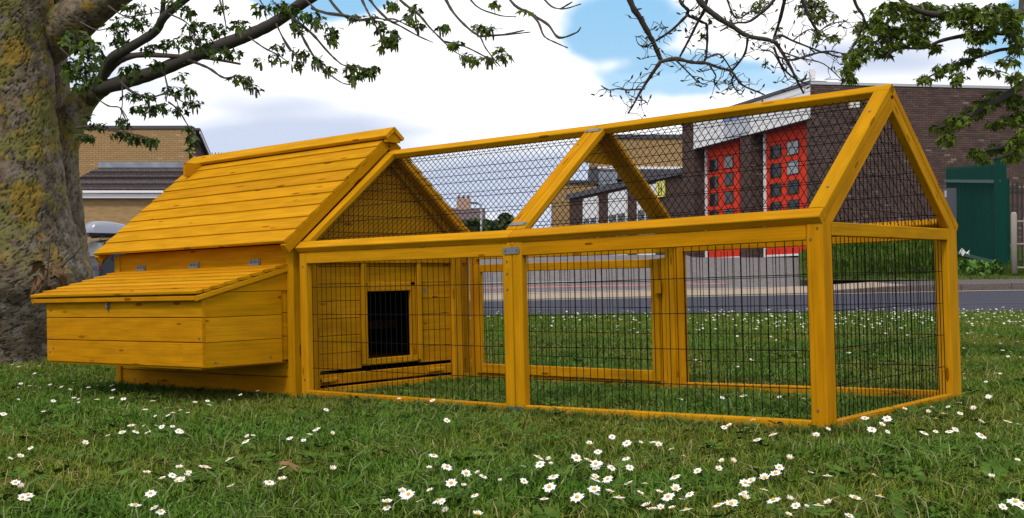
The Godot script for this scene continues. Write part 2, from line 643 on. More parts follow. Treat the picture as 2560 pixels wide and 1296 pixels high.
func dome_mesh(rad: float, h: float, sides := 9) -> ArrayMesh:
	var st := new_st(false)
	var rows := [[1.0, 0.0], [0.8, 0.62], [0.42, 0.93]]
	for j in 2:
		for k in sides:
			var a := TAU * k / sides
			var b := TAU * (k + 1) / sides
			var r0: float = rows[j][0] * rad
			var r1: float = rows[j + 1][0] * rad
			var y0: float = rows[j][1] * h
			var y1: float = rows[j + 1][1] * h
			quad(st, Vector3(cos(b) * r0, y0, sin(b) * r0), Vector3(cos(a) * r0, y0, sin(a) * r0), Vector3(cos(a) * r1, y1, sin(a) * r1), Vector3(cos(b) * r1, y1, sin(b) * r1))
	for k in sides:
		var a := TAU * k / sides
		var b := TAU * (k + 1) / sides
		var r1 := 0.42 * rad
		tri(st, Vector3(0, h, 0), Vector3(cos(b) * r1, 0.93 * h, sin(b) * r1), Vector3(cos(a) * r1, 0.93 * h, sin(a) * r1))
	return done(st)


func daisy_label(x: float, d: float) -> String:
	var q := coop_basis().inverse() * (Vector3(x, land(x, d), -d) - coop_o)
	var depth := -q.z
	if d < 2.05: return "white daisy with yellow centre along the front edge of the lawn"
	if q.x > 0 and q.x < 1.9 and depth > 0 and depth < 0.87: return "small white daisy in the grass inside the wire run"
	if depth > 0.87 and q.x < -0.6: return "small white daisy in the grass at the foot of the tree trunk"
	if depth > 0.87: return "small white daisy in the lawn between the coop and the road"
	if q.x > 1.9: return "white daisy on the lawn off the gable end of the run"
	if q.x < -1.1: return "white daisy on the lawn beyond the outer end of the nest box"
	if q.x < 0 and depth > -0.42: return "white daisy in the shade under the nest box"
	if q.x < 0: return "white daisy on the lawn out in front of the nest box"
	if depth > -0.12: return "white daisy at the foot of the bottom rail of the run"
	if q.x < 0.95: return "white daisy on the lawn before the run half with the pop hole"
	if depth > -0.75: return "white daisy on the lawn close before the outer half of the run"
	return "white daisy in the dense patch well before the outer half of the run"


func make_daisies() -> void:
	var petals := [daisy_mesh(0.12, 17, 0.0115), daisy_mesh(0.3, 15, 0.0108), daisy_mesh(0.02, 19, 0.0122), daisy_mesh(0.55, 14, 0.0095)]
	var centre := dome_mesh(0.0036, 0.0024)
	var white := plain(lin(0.80, 0.80, 0.78), 0.8)
	white.backlight_enabled = true
	white.backlight = Color(0.3, 0.3, 0.28)
	var yellow := plain(lin(0.62, 0.36, 0.02), 0.8)
	var stemm := plain(lin(0.10, 0.16, 0.04), 0.8)
	var stem_st := new_st()
	tube_into(stem_st, [Vector3(0, -0.036, 0), Vector3(0.002, -0.018, 0), Vector3.ZERO], [0.0008, 0.0008, 0.0008], 4, false)
	var stem := done(stem_st)
	var protos := []
	var places := [-209,517,-190,457,-180,441,-179,428,-172,431,-169,418,-174,445,-164,430,-156,417,-164,442,-152,424,-154,439,-155,451,-145,428,-139,412,-142,433,-142,445,-160,383,-139,375,-139,379,-131,357,-144,371,-132,376,-127,375,-121,368,-132,333,-142,330,-107,352,-100,342,-95,331,-94,335,-94,323,-103,332,-95,315,-88,321,-96,358,-93,361,-89,348,-87,364,-86,374,-84,390,-95,295,-91,286,-91,292,-89,296,-85,287,-81,287,-80,286,-85,296,-96,281,-91,276,-84,273,-96,266,-103,253,-104,245,-101,243,-60,268,-60,274,-59,262,-55,230,-67,217,-63,224,-62,216,-59,209,-57,204,-62,210,-58,211,-59,216,-57,219,-56,218,-41,200,-47,198,-86,205,-85,205,-80,195,-81,198,-79,191,-58,190,-55,182,-54,182,-57,179,-33,345,-24,332,-23,342,-16,290,-15,226,-15,214,-12,218,-8,207,-6,208,-5,204,-2,202,-6,190,-10,195,-8,195,-18,194,-17,188,-16,183,-13,188,-11,185,-14,180,-11,177,-10,178,-19,180,5,220,7,223,7,214,5,211,2,211,7,201,2,200,6,190,5,183,12,221,14,217,15,212,14,199,13,187,10,182,-5,172,16,245,55,249,70,262,80,268,77,253,86,271,81,259,81,255,98,295,97,279,104,293,100,284,101,277,110,298,112,296,114,292,95,265,91,254,84,241,91,246,93,248,94,237,104,262,109,260,111,259,105,277,62,241,47,208,49,209,45,202,52,195,50,198,59,193,41,192,39,193,39,183,35,178,47,176,51,176,55,177,41,175,43,173,38,172,41,171,44,170,39,167,47,165,77,190,88,206,68,164,71,167,71,165,21,248,23,237,26,240,28,235,30,242,31,230,33,227,17,234,21,218,21,211,16,216,15,212,18,214,39,220,39,209,36,206,32,204,14,198,13,187,16,198,19,192,22,196,27,196,26,188,23,185,24,182,26,181,27,180,20,185,15,182,16,177,20,176,22,175,23,170,25,170,30,172,32,173,33,176,35,179,38,193,47,262,48,261,53,267,55,270,50,241,20,169,-50,318,-50,266,-46,261,-47,275,-45,272,-40,263,-42,217,-41,200,-40,206,-32,211,-19,180,64,327,58,326,74,327,80,324,81,333,47,329,87,456,77,496,77,483,99,488,113,470,111,448,152,495,150,526,162,392,164,400,156,388,148,369,150,392,144,376,127,315,126,313,214,515,211,500,206,487,200,470,201,467,197,469,205,536,240,613,263,682,267,687,255,595,277,675,264,656,262,658,-238,562,-233,566,-233,558,-227,567]
	var r := RandomNumberGenerator.new()
	r.seed = 77
	var spots := []
	for i in range(0, places.size(), 2): spots.append(Vector2(places[i] / 100.0, places[i + 1] / 100.0))
	while spots.size() < 298:
		var d := r.randf_range(5.2, 8.4)
		var x := r.randf_range(0.04 * d, 0.44 * d)
		if noise.get_noise_2d(x * 60 + 90, d * 60) > 0.02: spots.append(Vector2(x, d))
	for i in spots.size():
		var x: float = spots[i].x
		var d: float = spots[i].y
		var v := r.randi() % 3
		if r.randf() < 0.10: v = 3
		var o: Node3D
		var label := daisy_label(x, d)
		if v < protos.size() and protos[v] != null:
			o = protos[v].duplicate()
		else:
			while protos.size() <= v: protos.append(null)
			o = Node3D.new()
			mesh_node("petals", petals[v], white, o)
			mesh_node("flower_centre", centre, yellow, o, Transform3D(Basis(), Vector3(0, 0.001, 0)))
			mesh_node("stem", stem, stemm, o)
			protos[v] = o
		o.name = numbered("daisy")
		add_child(o)
		var face := Vector3(r.randf_range(-0.5, 0.5), 1.0, r.randf_range(-0.15, 0.75)).normalized()
		if d > 3.2: face = Vector3(r.randf_range(-0.35, 0.35), 1.0, r.randf_range(-0.2, 0.45)).normalized()
		var bx := face.cross(Vector3(0.2, 0.1, 1)).normalized()
		var s := r.randf_range(0.55, 0.95)
		if d < 2.4: s *= 1.06
		o.transform = Transform3D(Basis(bx * s, face * s, bx.cross(face) * s) * Basis(Vector3.UP, r.randf() * TAU), Vector3(x, land(x, d) + 0.016 + 0.012 * s + r.randf_range(0, 0.014), -d))
		tag(o, label, "daisy", "daisies: " + label)
	# the many too far away to count
	var xfs := []
	var cols := []
	for i in 1300:
		var d := r.randf_range(7.6, 13.4)
		var x := r.randf_range(-0.12 * d, 0.47 * d)
		var dens := smooth(-0.02, 0.30, x / d) * 0.6 + 0.1 + noise.get_noise_2d(x * 50 + 90, d * 50) * 0.9
		if d > 10.2: dens += 0.15
		if r.randf() > dens: continue
		var s := r.randf_range(0.55, 1.05)
		xfs.append(Transform3D(Basis(Vector3(1, 0, 0), r.randf_range(0.0, 0.7)).scaled(Vector3.ONE * s) * Basis(Vector3.UP, r.randf() * TAU), Vector3(x, land(x, d) + 0.04 + r.randf_range(0, 0.02), -d)))
		cols.append(Color(0.7, 0.7, 0.62) * r.randf_range(0.6, 1.05))
	var far := scatter("far_daisies", petals[0], vcol(0.8), xfs, cols, self)
	tag(far, "countless tiny white daisies in the lawn along the near road edge", "daisies", "", "stuff")


# ---------------------------------------------------------------- the coop
# coop coordinates: x along its length (0 where house and run meet), y up, z away from the eye; K() turns them into the node's own axes
const W := 0.874
const RL := 1.9
const SEAM := 0.946
const EAVE := 0.490
const RIDGE := 0.867
const ROOF0 := 0.516


func K(x: float, y: float, z: float) -> Vector3:
	var sag := 0.0
	if x > 0.0: sag = -0.006 * clampf(1.0 - absf(x - SEAM) / SEAM, 0, 1)
	return Vector3(x, y + sag, -z)


func board_mesh(l: float, w: float, t: float, bev := 0.002) -> ArrayMesh:
	var st := new_st()
	var hw := w * 0.5
	var ht := t * 0.5
	var b := minf(bev, t * 0.3)
	var cs := [Vector2(-hw + b, -ht), Vector2(hw - b, -ht), Vector2(hw, -ht + b), Vector2(hw, ht - b), Vector2(hw - b, ht), Vector2(-hw + b, ht), Vector2(-hw, ht - b), Vector2(-hw, -ht + b)]
	var u0 := rng.randf()
	var v0 := rng.randf()
	var peri := 0.0
	var u1 := u0 + l / 2.4
	for k in 8:
		var p: Vector2 = cs[k]
		var q: Vector2 = cs[(k + 1) % 8]
		var step := p.distance_to(q)
		var va := v0 + peri / 0.3
		var vb := v0 + (peri + step) / 0.3
		peri += step
		var a := Vector3(-l / 2, p.x, p.y)
		var c := Vector3(l / 2, q.x, q.y)
		var e := Vector3(-l / 2, q.x, q.y)
		var g := Vector3(l / 2, p.x, p.y)
		for vv in [[a, u0, va], [c, u1, vb], [g, u1, va], [a, u0, va], [e, u0, vb], [c, u1, vb]]:
			st.set_uv(Vector2(vv[1], vv[2]))
			st.add_vertex(vv[0])
	for s in [-1, 1]:
		for k in range(1, 7):
			var f := [cs[0], cs[k], cs[k + 1]]
			if s > 0: f = [cs[0], cs[k + 1], cs[k]]
			for p in f:
				st.set_uv(Vector2(u0 + p.y / 2.4, v0 + p.x / 0.3))
				st.add_vertex(Vector3(s * l / 2, p.x, p.y))
	return done(st)


# a plank from a to b; side is the direction of its width
func plank(n: String, parent: Node, a: Vector3, b: Vector3, side: Vector3, w: float, t: float, bev := 0.002) -> MeshInstance3D:
	var x := (b - a).normalized()
	var z := x.cross(side).normalized()
	var y := z.cross(x)
	return mesh_node(n, board_mesh((b - a).length(), w, t, bev), wood[rng.randi() % 6], parent, Transform3D(Basis(x, y, z), (a + b) * 0.5))


# a flat piece cut to a shape in the coop's (z, y) plane at x
func cut_plate(n: String, parent: Node, pts: Array, x: float, thick: float) -> MeshInstance3D:
	var st := new_st()
	var p3 := []
	for p in pts: p3.append(K(x, p.y, p.x))
	var nrm := Vector3(thick, 0, 0)
	var u0 := rng.randf()
	var v0 := rng.randf()
	var c := Vector3.ZERO
	for p in p3: c += p
	c /= p3.size()
	for layer in 2:
		for i in p3.size():
			for q in ([c, p3[i], p3[(i + 1) % p3.size()]] if layer == 0 else [c, p3[(i + 1) % p3.size()], p3[i]]):
				st.set_uv(Vector2(u0 + q.z / 2.4, v0 + q.y / 0.3))
				st.add_vertex(q + nrm * layer)
	for i in p3.size():
		var a: Vector3 = p3[i]
		var b: Vector3 = p3[(i + 1) % p3.size()]
		for q in [a, b, b + nrm, a, b + nrm, a + nrm]:
			st.set_uv(Vector2(u0 + q.z / 2.4, v0 + q.y / 0.3))
			st.add_vertex(q)
	return mesh_node(n, done(st), wood[rng.randi() % 6], parent)


func wires(n: String, parent: Node, segs: Array, rad := 0.00105) -> MeshInstance3D:
	var st := new_st()
	for s in segs: tube_into(st, [s[0], s[1]], [rad, rad], 4, false)
	return mesh_node(n, done(st), M.wire, parent)


func disc(n: String, parent: Node, at: Vector3, nrm: Vector3, rad: float, mat: Material) -> void:
	var st := new_st()
	tube_into(st, [at - nrm * 0.001, at + nrm * 0.0012], [rad, rad], 8)
	mesh_node(n, done(st), mat, parent)


func strap(parent: Node, at: Vector3, along: Vector3, nrm: Vector3, l := 0.06, w := 0.018) -> void:
	var st := new_st()
	var y := nrm.cross(along).normalized()
	var poly := []
	for k in 12:
		var a := TAU * k / 12
		var e := along * (l / 2 - w * 0.3) * (1.0 if cos(a) > 0 else -1.0)
		poly.append(at + e + along * cos(a) * w * 0.3 + y * sin(a) * w * 0.5)
	prism_into(st, poly, nrm * 0.0025)
	var o := mesh_node("metal_strap", done(st), M.metal, parent)
	for s in [-1, 1]: disc("screw", o, at + along * s * (l / 2 - w * 0.45) + nrm * 0.003, nrm, 0.0028, M.screw)


func roof_dir(front: bool) -> Vector3:   # up the slope of the run's roof
	var v := K(0, RIDGE, W / 2) - K(0, ROOF0, 0.0)
	if not front: v.z = -v.z
	return v.normalized()


func make_coop() -> void:
	var coop := thing("chicken_coop", "yellow stained timber chicken coop with nest box and long wire mesh run", "chicken coop")
	coop.transform = Transform3D(coop_basis(), coop_o)
	var UPV := Vector3.UP
	var X := Vector3.RIGHT
	var Z := Vector3.BACK

	# ---- house walls
	var house := holder("house_wall", coop)
	var x0 := -1.137
	var x1 := -0.024
	for side in 2:
		var z := 0.008 if side == 0 else W - 0.008
		var y := 0.006
		while y < 0.42:
			plank("wall_board", house, K(x0 + 0.035, y + 0.0295, z), K(x1 - 0.036, y + 0.0295, z), UPV, 0.0585, 0.012)
			y += 0.0605
		plank("wall_board", house, K(x0 + 0.035, y + 0.046, z - 0.001), K(x1 - 0.036, y + 0.046, z - 0.001), UPV, 0.0915, 0.014)
	for xx in [x0 + 0.017, x1 - 0.018]:
		for z in [0.011, W - 0.011]:
			plank("corner_post", house, K(xx, 0.0, z), K(xx, 0.512, z), X, 0.035, 0.034)
	# outer end wall
	var ye := 0.006
	while ye < 0.86:
		var inset := maxf(0.0, (ye + 0.06 - 0.50) / 0.79) + 0.032
		plank("wall_board", house, K(x0 + 0.012, ye + 0.0295, inset), K(x0 + 0.012, ye + 0.0295, W - inset), UPV, 0.0585, 0.014)
		ye += 0.0605
	# wall towards the run, with the pop hole
	var xw := -0.030
	ye = 0.080
	while ye < 0.86:
		var yt := ye + 0.0585
		var rows := []
		if yt < 0.52:
			if yt > 0.445: rows = [[0.032, W - 0.032]]
			elif ye > 0.35: rows = [[0.032, 0.290], [0.315, 0.567], [0.590, W - 0.032]]
			else: rows = [[0.032, 0.290], [0.590, W - 0.032]]
			for rr in rows: cut_plate("wall_board", house, [Vector2(rr[0], ye), Vector2(rr[1], ye), Vector2(rr[1], yt), Vector2(rr[0], yt)], xw, 0.012)
		else:
			var i0 := maxf((ye - 0.505) / 0.81, 0.0) + 0.02
			var i1 := (yt - 0.505) / 0.81 + 0.02
			cut_plate("wall_board", house, [Vector2(i0, ye), Vector2(W - i0, ye), Vector2(W - i1, yt), Vector2(i1, yt)], xw, 0.012)
		ye += 0.0605
	# door surround
	for z in [0.3005, 0.5795]: plank("door_jamb", house, K(-0.012, 0.094, z), K(-0.012, 0.452, z), Z, 0.021, 0.016)
	plank("door_frame_strip", house, K(-0.022, 0.110, 0.3185), K(-0.022, 0.372, 0.3185), Z, 0.013, 0.014)
	plank("door_frame_strip", house, K(-0.022, 0.110, 0.555), K(-0.022, 0.372, 0.555), Z, 0.024, 0.014)
	plank("door_frame_strip", house, K(-0.021, 0.3675, 0.325), K(-0.021, 0.3675, 0.543), UPV, 0.032, 0.012)
	plank("door_frame_strip", house, K(-0.021, 0.099, 0.290), K(-0.021, 0.099, 0.590), UPV, 0.022, 0.014)
	plank("wall_rail", house, K(-0.012, 0.468, 0.03), K(-0.012, 0.468, W - 0.03), UPV, 0.030, 0.018)
	for z in [0.068, 0.785]: plank("inner_post", house, K(-0.010, 0.0, z), K(-0.010, 0.5, z), Z, 0.035 if z < 0.1 else 0.058, 0.02)
	block_node("pale_block", K(-0.014, 0.452, 0.045), K(0.006, 0.466, 0.092), plain(lin(0.55, 0.42, 0.24), 0.8), house)
	disc("hook_eye", house, K(-0.018, 0.35, 0.62), X, 0.008, M.metal)
	# gable trim under the roof
	for s in 2:
		var a := K(-0.011, 0.497, 0.03)
		var b := K(-0.011, 0.842, W / 2)
		if s == 1:
			a = K(-0.011, 0.497, W - 0.03)
		var sd := (b - a).normalized().cross(X)
		plank("gable_trim", house, a, b, sd, 0.034, 0.022)
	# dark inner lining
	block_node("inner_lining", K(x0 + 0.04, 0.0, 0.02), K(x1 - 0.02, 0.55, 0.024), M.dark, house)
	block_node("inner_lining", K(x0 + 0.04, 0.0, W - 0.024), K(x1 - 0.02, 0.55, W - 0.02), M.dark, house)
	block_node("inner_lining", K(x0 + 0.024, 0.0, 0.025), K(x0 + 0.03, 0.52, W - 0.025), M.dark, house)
	# floor, perch and pull-out tray
	var floor_st := new_st()
	block(floor_st, K(x0 + 0.03, 0.082, W - 0.03), K(x1 - 0.04, 0.094, 0.03))
	mesh_node("house_floor", done(floor_st), wood[1], house)
	block_node("perch", K(-0.415, 0.2, 0.05), K(-0.385, 0.232, W - 0.05), plain(lin(0.12, 0.075, 0.035)), house)
	var tray := plank("droppings_tray", coop, K(-0.020, 0.049, 0.068), K(-0.020, 0.049, 0.752), UPV, 0.036, 0.014)
	for z in [0.13, 0.66]:
		var hd := board_mesh(0.075, 0.014, 0.012)
		mesh_node("tray_handle", hd, wood[2], tray, tray.transform.affine_inverse() * Transform3D(Basis(Z, UPV, X * -1.0), K(-0.006, 0.049, z)))
	plank("sill_rail", house, K(-0.016, 0.011, 0.03), K(-0.016, 0.011, W - 0.03), UPV, 0.022, 0.02)

	# ---- house roof
	var roof := holder("house_roof", coop)
	var e := Vector2(-0.052, 0.520)
	var top := Vector2(W / 2, 0.916)
	var n := 9
	for s in 2:
		for i in n:
			var f0 := float(i) / n
			var f1 := float(i + 1) / n + 0.012
			var p := e.lerp(top, f0)
			var q := e.lerp(top, minf(f1, 1.0))
			var slope := (top - e).normalized()
			var nr := Vector2(-slope.y, slope.x)
			p += nr * 0.0062
			q += nr * 0.0005
			var c := (p + q) * 0.5
			var wd := (q - p).length()
			var dirz := (q - p).normalized()
			var z := c.x if s == 0 else W - c.x
			var sd := Vector3(0, dirz.y, -dirz.x if s == 0 else dirz.x)
			plank("roof_board", roof, K(-1.205, c.y, z) + Vector3(0, 0, 0), K(-0.004, c.y, z), sd, wd, 0.011, 0.0012)
		for xx in [-0.016, -1.19]:
			var off := 0.019
			var a := e + Vector2(0.006, -off)
			var b := top + Vector2(0.0, -off - 0.004)
			var za := a.x if s == 0 else W - a.x
			var A := K(xx, a.y, za)
			var B := K(xx, b.y, W / 2)
			plank("barge_board", roof, A, B, (B - A).normalized().cross(X), 0.034, 0.024)
		# ridge cap
		var slope2 := (top - e).normalized()
		var z2 := -slope2.x if s == 0 else slope2.x
		var sdir := Vector3(0, slope2.y, z2)
		var apex := K(0, 0.944, W / 2)
		var mid := apex - sdir * 0.027
		plank("ridge_cap", roof, Vector3(-1.232, mid.y, mid.z), Vector3(0.026, mid.y, mid.z), sdir, 0.052 if s == 0 else 0.064, 0.014)
	cut_plate("ridge_cap_end", roof, [Vector2(W / 2 - 0.034, 0.895), Vector2(W / 2 + 0.034, 0.895), Vector2(W / 2 + 0.034, 0.912), Vector2(W / 2, 0.933), Vector2(W / 2 - 0.034, 0.912)], 0.006, 0.014)

	# ---- nest box
	var nest := holder("nest_box", coop)
	var zf := -0.342
	var yb := 0.121
	for i in 4:
		var y := yb + 0.0395 + i * 0.0805
		var hgt := 0.0785
		if i == 3: hgt = 0.012
		if i == 3: y = yb + 3 * 0.0805 + 0.006
		plank("nest_front_board", nest, K(-1.035, y, zf), K(-0.0585, y, zf), UPV, hgt if i < 3 else 0.011, 0.013)
	for xx in [-0.071, -1.034]:
		for i in 4:
			var ya := yb + i * 0.0805
			var yt := ya + 0.0785
			var pts := [Vector2(zf + 0.007, ya), Vector2(-0.03, ya), Vector2(-0.03, yt), Vector2(zf + 0.007, yt)]
			if i == 3: pts = [Vector2(zf + 0.007, ya), Vector2(-0.001, ya), Vector2(-0.001, 0.436), Vector2(zf + 0.007, 0.367)]
			cut_plate("nest_side_board", nest, pts, xx, 0.012)
			if i < 3: cut_plate("nest_end_strip", nest, [Vector2(-0.028, ya + 0.006), Vector2(-0.001, ya + 0.006), Vector2(-0.001, yt + 0.006), Vector2(-0.028, yt + 0.006)], xx - 0.003, 0.011)
	var nf := new_st()
	block(nf, K(-1.02, yb - 0.006, -0.001), K(-0.075, yb + 0.004, zf))
	mesh_node("nest_floor", done(nf), wood[0], nest)
	# lid of seven lapped boards
	var lid := holder("nest_lid", coop)
	var l0 := Vector2(-0.372, 0.356)
	var l1 := Vector2(-0.004, 0.447)
	for i in 7:
		var p := l0.lerp(l1, i / 7.0)
		var q := l0.lerp(l1, minf((i + 1.12) / 7.0, 1.0))
		var sl := (l1 - l0).normalized()
		var nr := Vector2(-sl.y, sl.x)
		p += nr * 0.0065
		q += nr * 0.001
		var c := (p + q) * 0.5
		var dz := (q - p).normalized()
		plank("lid_board", lid, K(-1.108, c.y, c.x), K(-0.052, c.y, c.x), Vector3(0, dz.y, -dz.x), (q - p).length(), 0.010, 0.0015)
	for xx in [-0.0585, -1.10]:
		plank("lid_batten", lid, K(xx, l0.y - 0.013, l0.x + 0.002), K(xx, l1.y - 0.012, l1.x), Vector3(0, 1, 0.24), 0.017, 0.014)
	plank("lid_front_strip", lid, K(-1.09, l0.y - 0.012, l0.x + 0.008), K(-0.067, l0.y - 0.012, l0.x + 0.008), UPV, 0.015, 0.012)
	for xx in [-0.952, -0.597, -0.236]:
		var hg := new_st()
		block(hg, K(xx - 0.03, 0.449, 0.0), K(xx + 0.03, 0.474, -0.0035))
		tube_into(hg, [K(xx - 0.03, 0.4545, -0.007), K(xx + 0.03, 0.4545, -0.007)], [0.0045, 0.0045], 8)
		var ho := mesh_node("hinge", done(hg), M.metal, lid)
		for s in [-0.02, 0.0, 0.02]: disc("screw", ho, K(xx + s, 0.465, -0.0045), Vector3.BACK, 0.003, M.screw)
	var la := new_st()
	block(la, K(-0.612, 0.315, zf - 0.007), K(-0.598, 0.342, zf - 0.011))
	tube_into(la, [K(-0.605, 0.338, zf - 0.016), K(-0.605, 0.318, zf - 0.016), K(-0.605, 0.307, zf - 0.012)], [0.004, 0.004, 0.003], 6)
	mesh_node("latch", done(la), M.metal, nest)
	for sp in [[-0.075, 0.215], [-1.015, 0.155], [-0.99, 0.17]]: disc("screw", nest, K(sp[0], sp[1], zf - 0.0075), Vector3.BACK, 0.0035, M.screw)
	for sp in [[-0.30, 0.135], [-0.08, 0.14]]: disc("screw", nest, K(-0.0585, sp[1], sp[0]), X, 0.0035, M.screw)

	make_run(coop)


func make_run(coop: Node3D) -> void:
	var UPV := Vector3.UP
	var X := Vector3.RIGHT
	var Z := Vector3.BACK
	var secs := [[0.003, SEAM - 0.001], [SEAM + 0.001, RL]]
	var pitch := 0.0236
	for side in 2:
		var outw := Vector3.BACK if side == 0 else Vector3.FORWARD
		for k in 2:
			var a: float = secs[k][0]
			var b: float = secs[k][1]
			var pan := holder("side_panel", coop)
			var zc := 0.0125 if side == 0 else W - 0.0125
			var pw0 := 0.035
			var pw1 := 0.035 if k == 0 else 0.042
			plank("post", pan, K(a + pw0 / 2, 0.0, zc), K(a + pw0 / 2, 0.486, zc), X, pw0, 0.025)
			if k == 0: plank("post", pan, K(b - pw1 / 2, 0.0, zc), K(b - pw1 / 2, 0.486, zc), X, pw1, 0.025)
			elif side == 0: plank("corner_post", pan, K(b - pw1 / 2, -0.004, 0.0255), K(b - pw1 / 2, 0.494, 0.0255), X, pw1, 0.051, 0.003)
			else: plank("corner_post", pan, K(b - pw1 / 2, -0.004, W - 0.036), K(b - pw1 / 2, 0.494, W - 0.036), X, pw1, 0.072, 0.003)
			var tw := 0.022 if side == 1 else 0.038
			plank("top_rail", pan, K(a + pw0, 0.4885 - tw / 2, zc), K(b - pw1, 0.4885 - tw / 2, zc), UPV, tw, 0.023)
			plank("bottom_rail", pan, K(a + pw0, 0.0125, zc), K(b - pw1, 0.0125, zc), UPV, 0.025, 0.023)
			var segs := []
			var wy0 := 0.012
			var wy1 := 0.462
			var wz := 0.021 if side == 0 else W - 0.021
			if side == 1 and k == 0:
				# hinged door in the far side
				var dr := holder("run_door", coop)
				var zd := W - 0.024
				plank("door_stile", dr, K(0.050, 0.026, zd), K(0.050, 0.446, zd), X, 0.03, 0.02)
				plank("door_stile", dr, K(0.871, 0.026, zd), K(0.871, 0.446, zd), X, 0.03, 0.02)
				plank("door_rail", dr, K(0.066, 0.431, zd), K(0.855, 0.431, zd), UPV, 0.03, 0.02)
				plank("door_rail", dr, K(0.066, 0.043, zd), K(0.855, 0.043, zd), UPV, 0.036, 0.02)
				plank("turn_button", dr, K(0.893, 0.372, zd - 0.016), K(0.893, 0.328, zd - 0.016), X, 0.022, 0.012)
				plank("door_post", pan, K(0.898, 0.026, W - 0.014), K(0.898, 0.45, W - 0.014), X, 0.021, 0.02)
				var sx := 0.07
				while sx < 0.86:
					segs.append([K(sx, 0.04, zd + 0.006), K(sx, 0.438, zd + 0.006)])
					sx += pitch
				for i in 4: segs.append([K(0.05, 0.098 + 0.0905 * i, zd + 0.0075), K(0.872, 0.098 + 0.0905 * i, zd + 0.0075)])
				wires("wire_mesh", dr, segs)
			else:
				var sx := a + pw0 + 0.006
				while sx < b - pw1 + 0.002:
					segs.append([K(sx, wy0, wz), K(sx + rng.randf_range(-0.001, 0.001), wy1, wz)])
					sx += pitch
				for i in 4: segs.append([K(a + 0.01, 0.099 + 0.0905 * i, wz + 0.0016), K(b - 0.02, 0.099 + 0.0905 * i + rng.randf_range(-0.001, 0.001), wz + 0.0016)])
				wires("wire_mesh", pan, segs)
			if side == 0:
				for sp in ([[a + 0.018, 0.44], [a + 0.018, 0.06], [b - 0.018, 0.435], [b - 0.018, 0.40], [b - 0.018, 0.355]] if k == 0 else [[b - 0.03, 0.452], [b - 0.012, 0.478], [b - 0.024, 0.05]]):
					disc("screw", pan, K(sp[0], sp[1], -0.0005), Z, 0.0034, M.screw)

		# roof panels
		var up := roof_dir(side == 0)
		var nrm := (X.cross(up)) if side == 0 else up.cross(X)
		nrm = nrm * (1.0 if nrm.y > 0 else -1.0)
		for k in 2:
			var a: float = secs[k][0]
			var b: float = secs[k][1]
			var pan := holder("roof_panel", coop)
			var foot := func(x: float) -> Vector3: return K(x, ROOF0, 0.0 if side == 0 else W)
			var L := (K(0, RIDGE, W / 2) - K(0, ROOF0, 0)).length()
			var lift := nrm * -0.011
			var at := func(x: float, s: float) -> Vector3: return (foot.call(x) as Vector3) + up * s + lift
			plank("eave_rail", pan, at.call(a - (0.0 if k else 0.004), 0.0), at.call(b, 0.0), up, 0.036, 0.022)
			plank("ridge_rail", pan, at.call(a, L - 0.014), at.call(b, L - 0.014), up, 0.030, 0.022)
			var rw := 0.034 if k == 0 else 0.042
			for xx in [[a + 0.017, 0.034], [b - rw / 2, rw]]:
				plank("rafter", pan, at.call(xx[0], 0.0185), at.call(xx[0], L - 0.0295), X, xx[1], 0.022)
			var segs := []
			var sx := a + 0.036
			var dn := nrm * -0.006
			while sx < b - 0.03:
				segs.append([(at.call(sx, 0.015) as Vector3) + dn, (at.call(sx, L - 0.012) as Vector3) + dn])
				sx += pitch
			for i in 6:
				var s := 0.055 + 0.0905 * i
				if s > L - 0.03: continue
				segs.append([(at.call(a + 0.01, s) as Vector3) + dn * 1.3, (at.call(b - 0.01, s) as Vector3) + dn * 1.3])
			wires("wire_mesh", pan, segs)
			if side == 0 and k == 1:
				for s in [0.10, 0.43]: disc("screw", pan, (at.call(b - 0.02, s) as Vector3) + nrm * 0.0115, nrm, 0.004, M.screw)
			if side == 0 and k == 0:
				for s in [0.075, L - 0.11]: disc("screw", pan, (at.call(b - 0.017, s) as Vector3) + nrm * 0.0115, nrm, 0.0035, M.screw)
		for s in [0.042, 0.525]:
			strap(coop, K(SEAM, ROOF0, 0.0 if side == 0 else W) + up * s + nrm * 0.0005, X, nrm, 0.062, 0.016)
		strap(coop, K(SEAM, 0.466, -0.0005 if side == 0 else W + 0.0005), X, outw, 0.062, 0.021)
		strap(coop, K(SEAM, 0.012, -0.0005 if side == 0 else W + 0.0005), X, outw, 0.062, 0.02)

	# gable end
	var end := holder("gable_end", coop)
	plank("top_rail", end, K(RL - 0.012, 0.4765, 0.052), K(RL - 0.012, 0.4765, W - 0.073), UPV, 0.033, 0.023)
	plank("bottom_rail", end, K(RL - 0.012, 0.0105, 0.052), K(RL - 0.012, 0.0105, W - 0.073), UPV, 0.024, 0.023)
	for s in 2:
		var A := K(RL - 0.012, 0.4856, 0.0244 if s == 0 else W - 0.0244)
		var B := K(RL - 0.012, 0.817, W / 2)
		var sd := (B - A).normalized().cross(X)
		plank("gable_rafter", end, A, B, sd, 0.034, 0.0225 + 0.001 * s)
	var segs := []
	var z := 0.064
	while z < W - 0.07:
		segs.append([K(RL - 0.018, 0.012, z), K(RL - 0.018, 0.47, z)])
		z += pitch
	for i in 4: segs.append([K(RL - 0.0196, 0.1 + 0.0905 * i, 0.04), K(RL - 0.0196, 0.1 + 0.0905 * i, W - 0.05)])
	wires("wire_mesh", end, segs)
